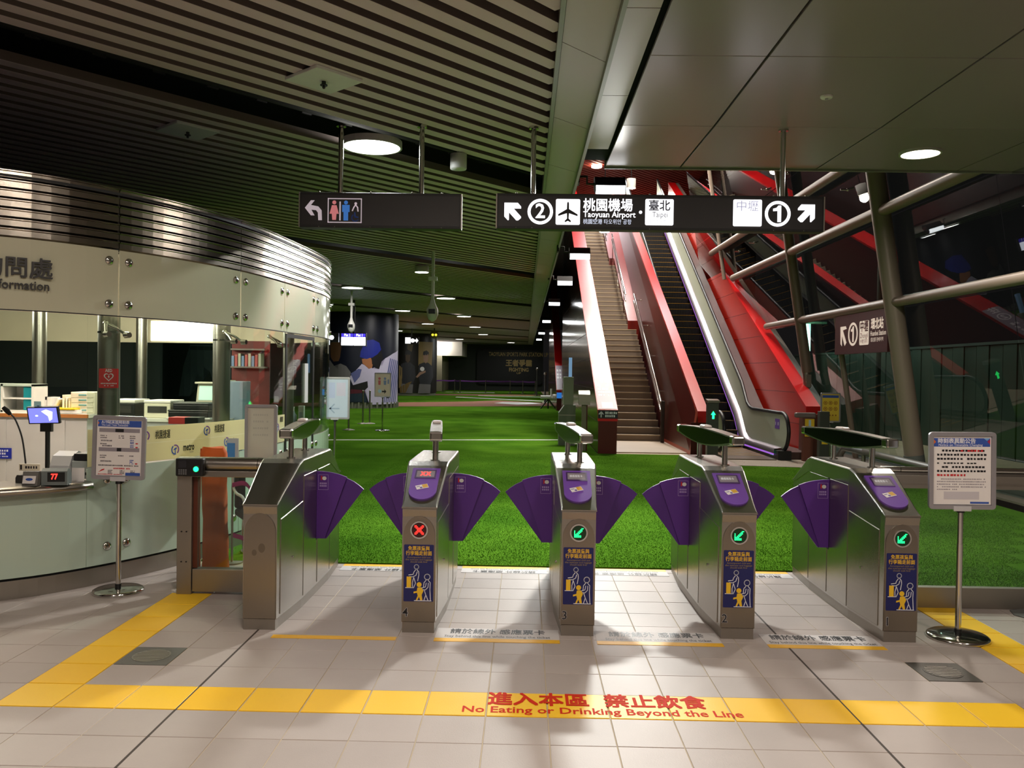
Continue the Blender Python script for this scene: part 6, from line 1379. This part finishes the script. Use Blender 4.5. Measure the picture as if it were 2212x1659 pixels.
P2s('print_badge', ringpts(1665, 875, 36, 36), M('print_white', (206, 202, 206), .5), .011); P2s('print_bat', [(1290, 820), (1340, 860), (1345, 1190), (1290, 1190)], TAN, .008); P2s('print_glove', [(1300, 1180), (1440, 1100), (1500, 1080), (1440, 1180), (1400, 1270), (1310, 1270)], M('print_glove', (120, 96, 52), .5), .010)
P2s('print_arm', [(1560, 1010), (1620, 930), (1720, 900), (1720, 930), (1640, 970), (1590, 1020)], M('print_face', (166, 130, 112)), .011)
p3 = thing('round_pillar', 'dark printed pillar with grey trousers seen through the booth glass', 'pillar', (-8.9, 23.0, 0)); R3 = .95; p3.rotation_euler = (0, 0, atan2(8.9, 23.0)); m = MB(); m.cyl((0, 0, 0), (0, 0, 4.2), R3, n=48); m.build('shaft', M('pillar_navy', (14, 16, 30), .4), p3)
wrap('print_trousers', p3, R3, [(-.25, 2.25), (.45, 2.25), (.62, 1.5), (.75, .9), (.45, .9), (.25, 1.55), (.0, 1.75), (-.25, .9), (-.55, .9), (-.42, 1.7)], M('trouser_grey', (96, 98, 116), .5), .006); wrap('print_belt', p3, R3, [(-.25, 2.22), (.45, 2.22), (.46, 2.12), (-.26, 2.12)], HAIR, .008)
# camera poles
for x, y, zd, lab in ((-1.96, 17.7, 2.93, 'white dome camera on a long ceiling pole nearest the centre'), (-5.55, 26.8, 3.08, 'white dome camera on a pole left above the ballplayer pillar')):
    t = thing('dome_camera', lab, 'camera', (x, y, zd)); m = MB(); m.cyl((0, 0, .2), (0, 0, 4.16 - zd), .035, n=14); m.box(-.09, .09, -.05, .05, .62, .70); m.build('pole', WHITE, t); m = MB(); m.lathe([(.02, -.24), (.085, -.19), (.12, -.08), (.115, .02), (.06, .14), (.036, .24)], (0, 0, 0), 24); m.build('housing', WHITE, t); m = MB(); m.box(-.07, .07, -.125, -.085, -.08, .02, .01); m.build('window', BLACK, t)
# platform screens and lit signs
t = thing('platform_screens', 'pair of bright hanging departure screens in front of the ballplayer pillar', 'screen', (-6.13, 30.0, 2.74)); m = MB(); m.box(-.46, .46, 0, .12, -.24, .24); c = m.build('housing', BLACK, t); m = MB()
for x in (-.43, .01): m.box(x, x + .42, -.004, 0, -.21, .08)
m.m = 1
for x in (-.43, .01): m.box(x, x + .42, -.004, 0, .08, .21)
m.build('display', [M('screen_white', (240, 244, 255), emit=5.0), M('screen_violet', (64, 50, 190), emit=1.5)], c)
text('Plat 2', LIT, c, (-.22, -.006, .15), .13, .22, FRONT, .02); text('Plat 1', LIT, c, (.22, -.006, .15), .13, .22, FRONT, .02); m = MB(); m.cyl((0, .06, .24), (0, .06, 1.42), .04, n=10); m.build('hanger', BLACK, t)
t = thing('lit_sign', 'small white backlit sign with an arrow beside the farther pillar', 'sign', (-6.75, 50.0, 3.45)); m = MB(); m.box(-.42, .42, 0, .12, -.22, .22); c = m.build('housing', BLACK, t); m = MB(); m.box(-.38, -.06, -.01, 0, -.18, .18); m.prism(ngon(.06, 0, .12, 16), -.01, 0, 'y'); m.prism([(.20, -.06), (.28, -.06), (.28, -.15), (.40, 0), (.28, .15), (.28, .06), (.20, .06)], -.01, 0, 'y'); m.build('symbols', LIT, c); m = MB(); m.cyl((0, .06, .22), (0, .06, .72), .03, n=8); m.build('hanger', BLACK, t)
t = thing('lit_sign', 'white backlit square sign at the booth edge left of the screens', 'sign', (-6.95, 29.5, 2.78)); m = MB(); m.box(-.22, .40, 0, .12, -.16, .16); c = m.build('housing', BLACK, t); m = MB(); m.box(-.18, .03, -.01, 0, -.10, .10); m.prism(ngon(.16, 0, .08, 16), -.01, 0, 'y'); m.build('symbols', LIT, c); m = MB(); m.cyl((0, .06, .16), (0, .06, 1.38), .03, n=8); m.build('hanger', BLACK, t)
t = thing('emergency_lamp', 'round emergency light with two yellow eyes on the far ceiling', 'lamp', (-5.3, 49.0, 3.78)); m = MB(); m.lathe([(.001, .06), (.24, .05), (.24, -.05), (.001, -.06)], (0, 0, 0), 24, 'y'); m.build('case', M('lamp_olive', (110, 110, 60), .5), t); m = MB(); m.prism(ngon(-.09, -.02, .07, 14), -.06, -.08, 'y'); m.prism(ngon(.10, -.02, .07, 14), -.06, -.08, 'y'); m.build('eye', M('eye_yellow', (236, 220, 60), emit=1.5), t); m = MB(); m.cyl((0, 0, .2), (0, 0, .40), .03, n=8); m.build('stem', BLACK, t)
# scoreboard wall
BRD = M('scoreboard', (16, 18, 20), .5); GOLD = M('gold_lettering', (222, 190, 124), .45)
t = thing('scoreboard', 'dark scoreboard wall with gold lettering at the far end of the hall', 'scoreboard', (-.72, 75.8, 2.30)); m = MB(); m.prism(rrect(-3.6, 2.3, -1.75, 1.35, .4), -.1, .15, 'y'); b_ = m.build('board', BRD, t)
text('TAOYUAN SPORTS PARK STATION UP', GOLD, b_, (.1, -.12, .95), .50, 5.3, FRONT, .015); text('王者爭霸', GOLD, b_, (.15, -.12, .15), .62, 2.35, FRONT, .03); text('FIGHTING', GOLD, b_, (.15, -.12, -.42), .46, 1.75, FRONT, .03); text('UP', GOLD, b_, (.15, -.12, -.72), .22, .40, FRONT, .02)
wall('trim_6', (-8.2, -5.25, 70, 76, 2.95, 4.12), M('bulkhead', (206, 200, 186), .5)); light('AREA', (-7.0, 69.0, 3.9), 60, NEU, .6, target=(-7.0, 71, 3.2))
wall('wall_column', (-8.2, -6.9, 70, 76, 0, 2.95), M('wall_pale', (150, 144, 120), .6))
# belt barrier in front of the scoreboard
BELT = M('belt_violet', (120, 62, 150), .6)
xs = [-7.6, -6.4, -5.5, -5.0, -3.05, -1.15, -.15, .80]; ys = [66, 66, 66, 65, 65.5, 66, 66, 65]
for k, (x, y) in enumerate(zip(xs, ys)):
    t = thing('belt_post', '%s steel belt post from the left before the scoreboard' % ('first', 'second', 'third', 'fourth', 'fifth', 'sixth', 'seventh', 'eighth')[k], 'post', (x, y, .012), 0, 'belt posts before the scoreboard'); m = MB(); m.cyl((0, 0, 0), (0, 0, .03), .17, n=16); m.build('base', STEEL_D, t); m = MB(); m.cyl((0, 0, .03), (0, 0, 1.02), .035, n=10); m.build('pole', STEEL, t)
    if k:
        a = Vector((xs[k - 1] - x, ys[k - 1] - y, 0)); m = MB(); m.sheet([[(0, -.03, .88), (a.x * .5, a.y * .5 - .03, .85), (a.x * .97, a.y * .97 - .03, .88)], [(0, -.03, .98), (a.x * .5, a.y * .5 - .03, .95), (a.x * .97, a.y * .97 - .03, .98)]]); m.build('belt', BELT, t)
t = thing('pitching_machine', 'small white tube device on black legs on the far turf', 'device', (1.08, 38.8, .012)); m = MB(); m.cyl((-.35, 0, .52), (.20, 0, .52), .09, n=16); m.cyl((.20, 0, .52), (.32, 0, .52), .15, n=16); m.cyl((.14, 0, .6), (.14, 0, .92), .05, n=10); m.build('tube', WHITE, t); m = MB()
for a in (-.35, 0, .35): m.cyl((0, 0, .45), (a, .2 * (a == 0) - .1, 0), .03, n=8)
m.build('leg', BLACK, t)
for x, y, h in ((1.1, 46, 1.6), (.85, 60, 1.9)):
    t = thing('net_pole', 'thin dark pole standing on the far turf near the bronze wall' if y < 50 else 'thin grey pole far back before the scoreboard edge', 'pole', (x, y, .012)); m = MB(); m.cyl((0, 0, 0), (0, 0, h), .05, n=10); m.build('shaft', M('pole_grey', (90, 92, 92), .4, .5), t); m = MB(); m.cyl((0, 0, 0), (0, 0, .03), .22, n=16); m.ball((0, 0, h), .09); m.build('base', STEEL_D, t)
# dark mat at the right edge of the tiled floor
t = thing('floor_mat', 'dark grey rounded mat on the tiles at the right edge', 'mat', (3.72, 5.95, 0)); m = MB(); m.prism([(-.26, .02), (-.22, .14), (-.05, .20), (.8, .12), (.8, -.42), (.25, -.30), (-.12, -.14), (-.22, -.06)], 0, .006, 'z'); m.build('rubber', M('mat_grey', (96, 96, 94), .8, 0, .2, 10), t); m = MB(); m.prism([(-.18, .03), (-.02, .10), (.7, .02), (.7, -.24), (.2, -.14), (-.10, -.05)], .006, .010, 'z'); m.build('pile', M('mat_dark', (70, 70, 68), .9, 0, .2, 30), t)
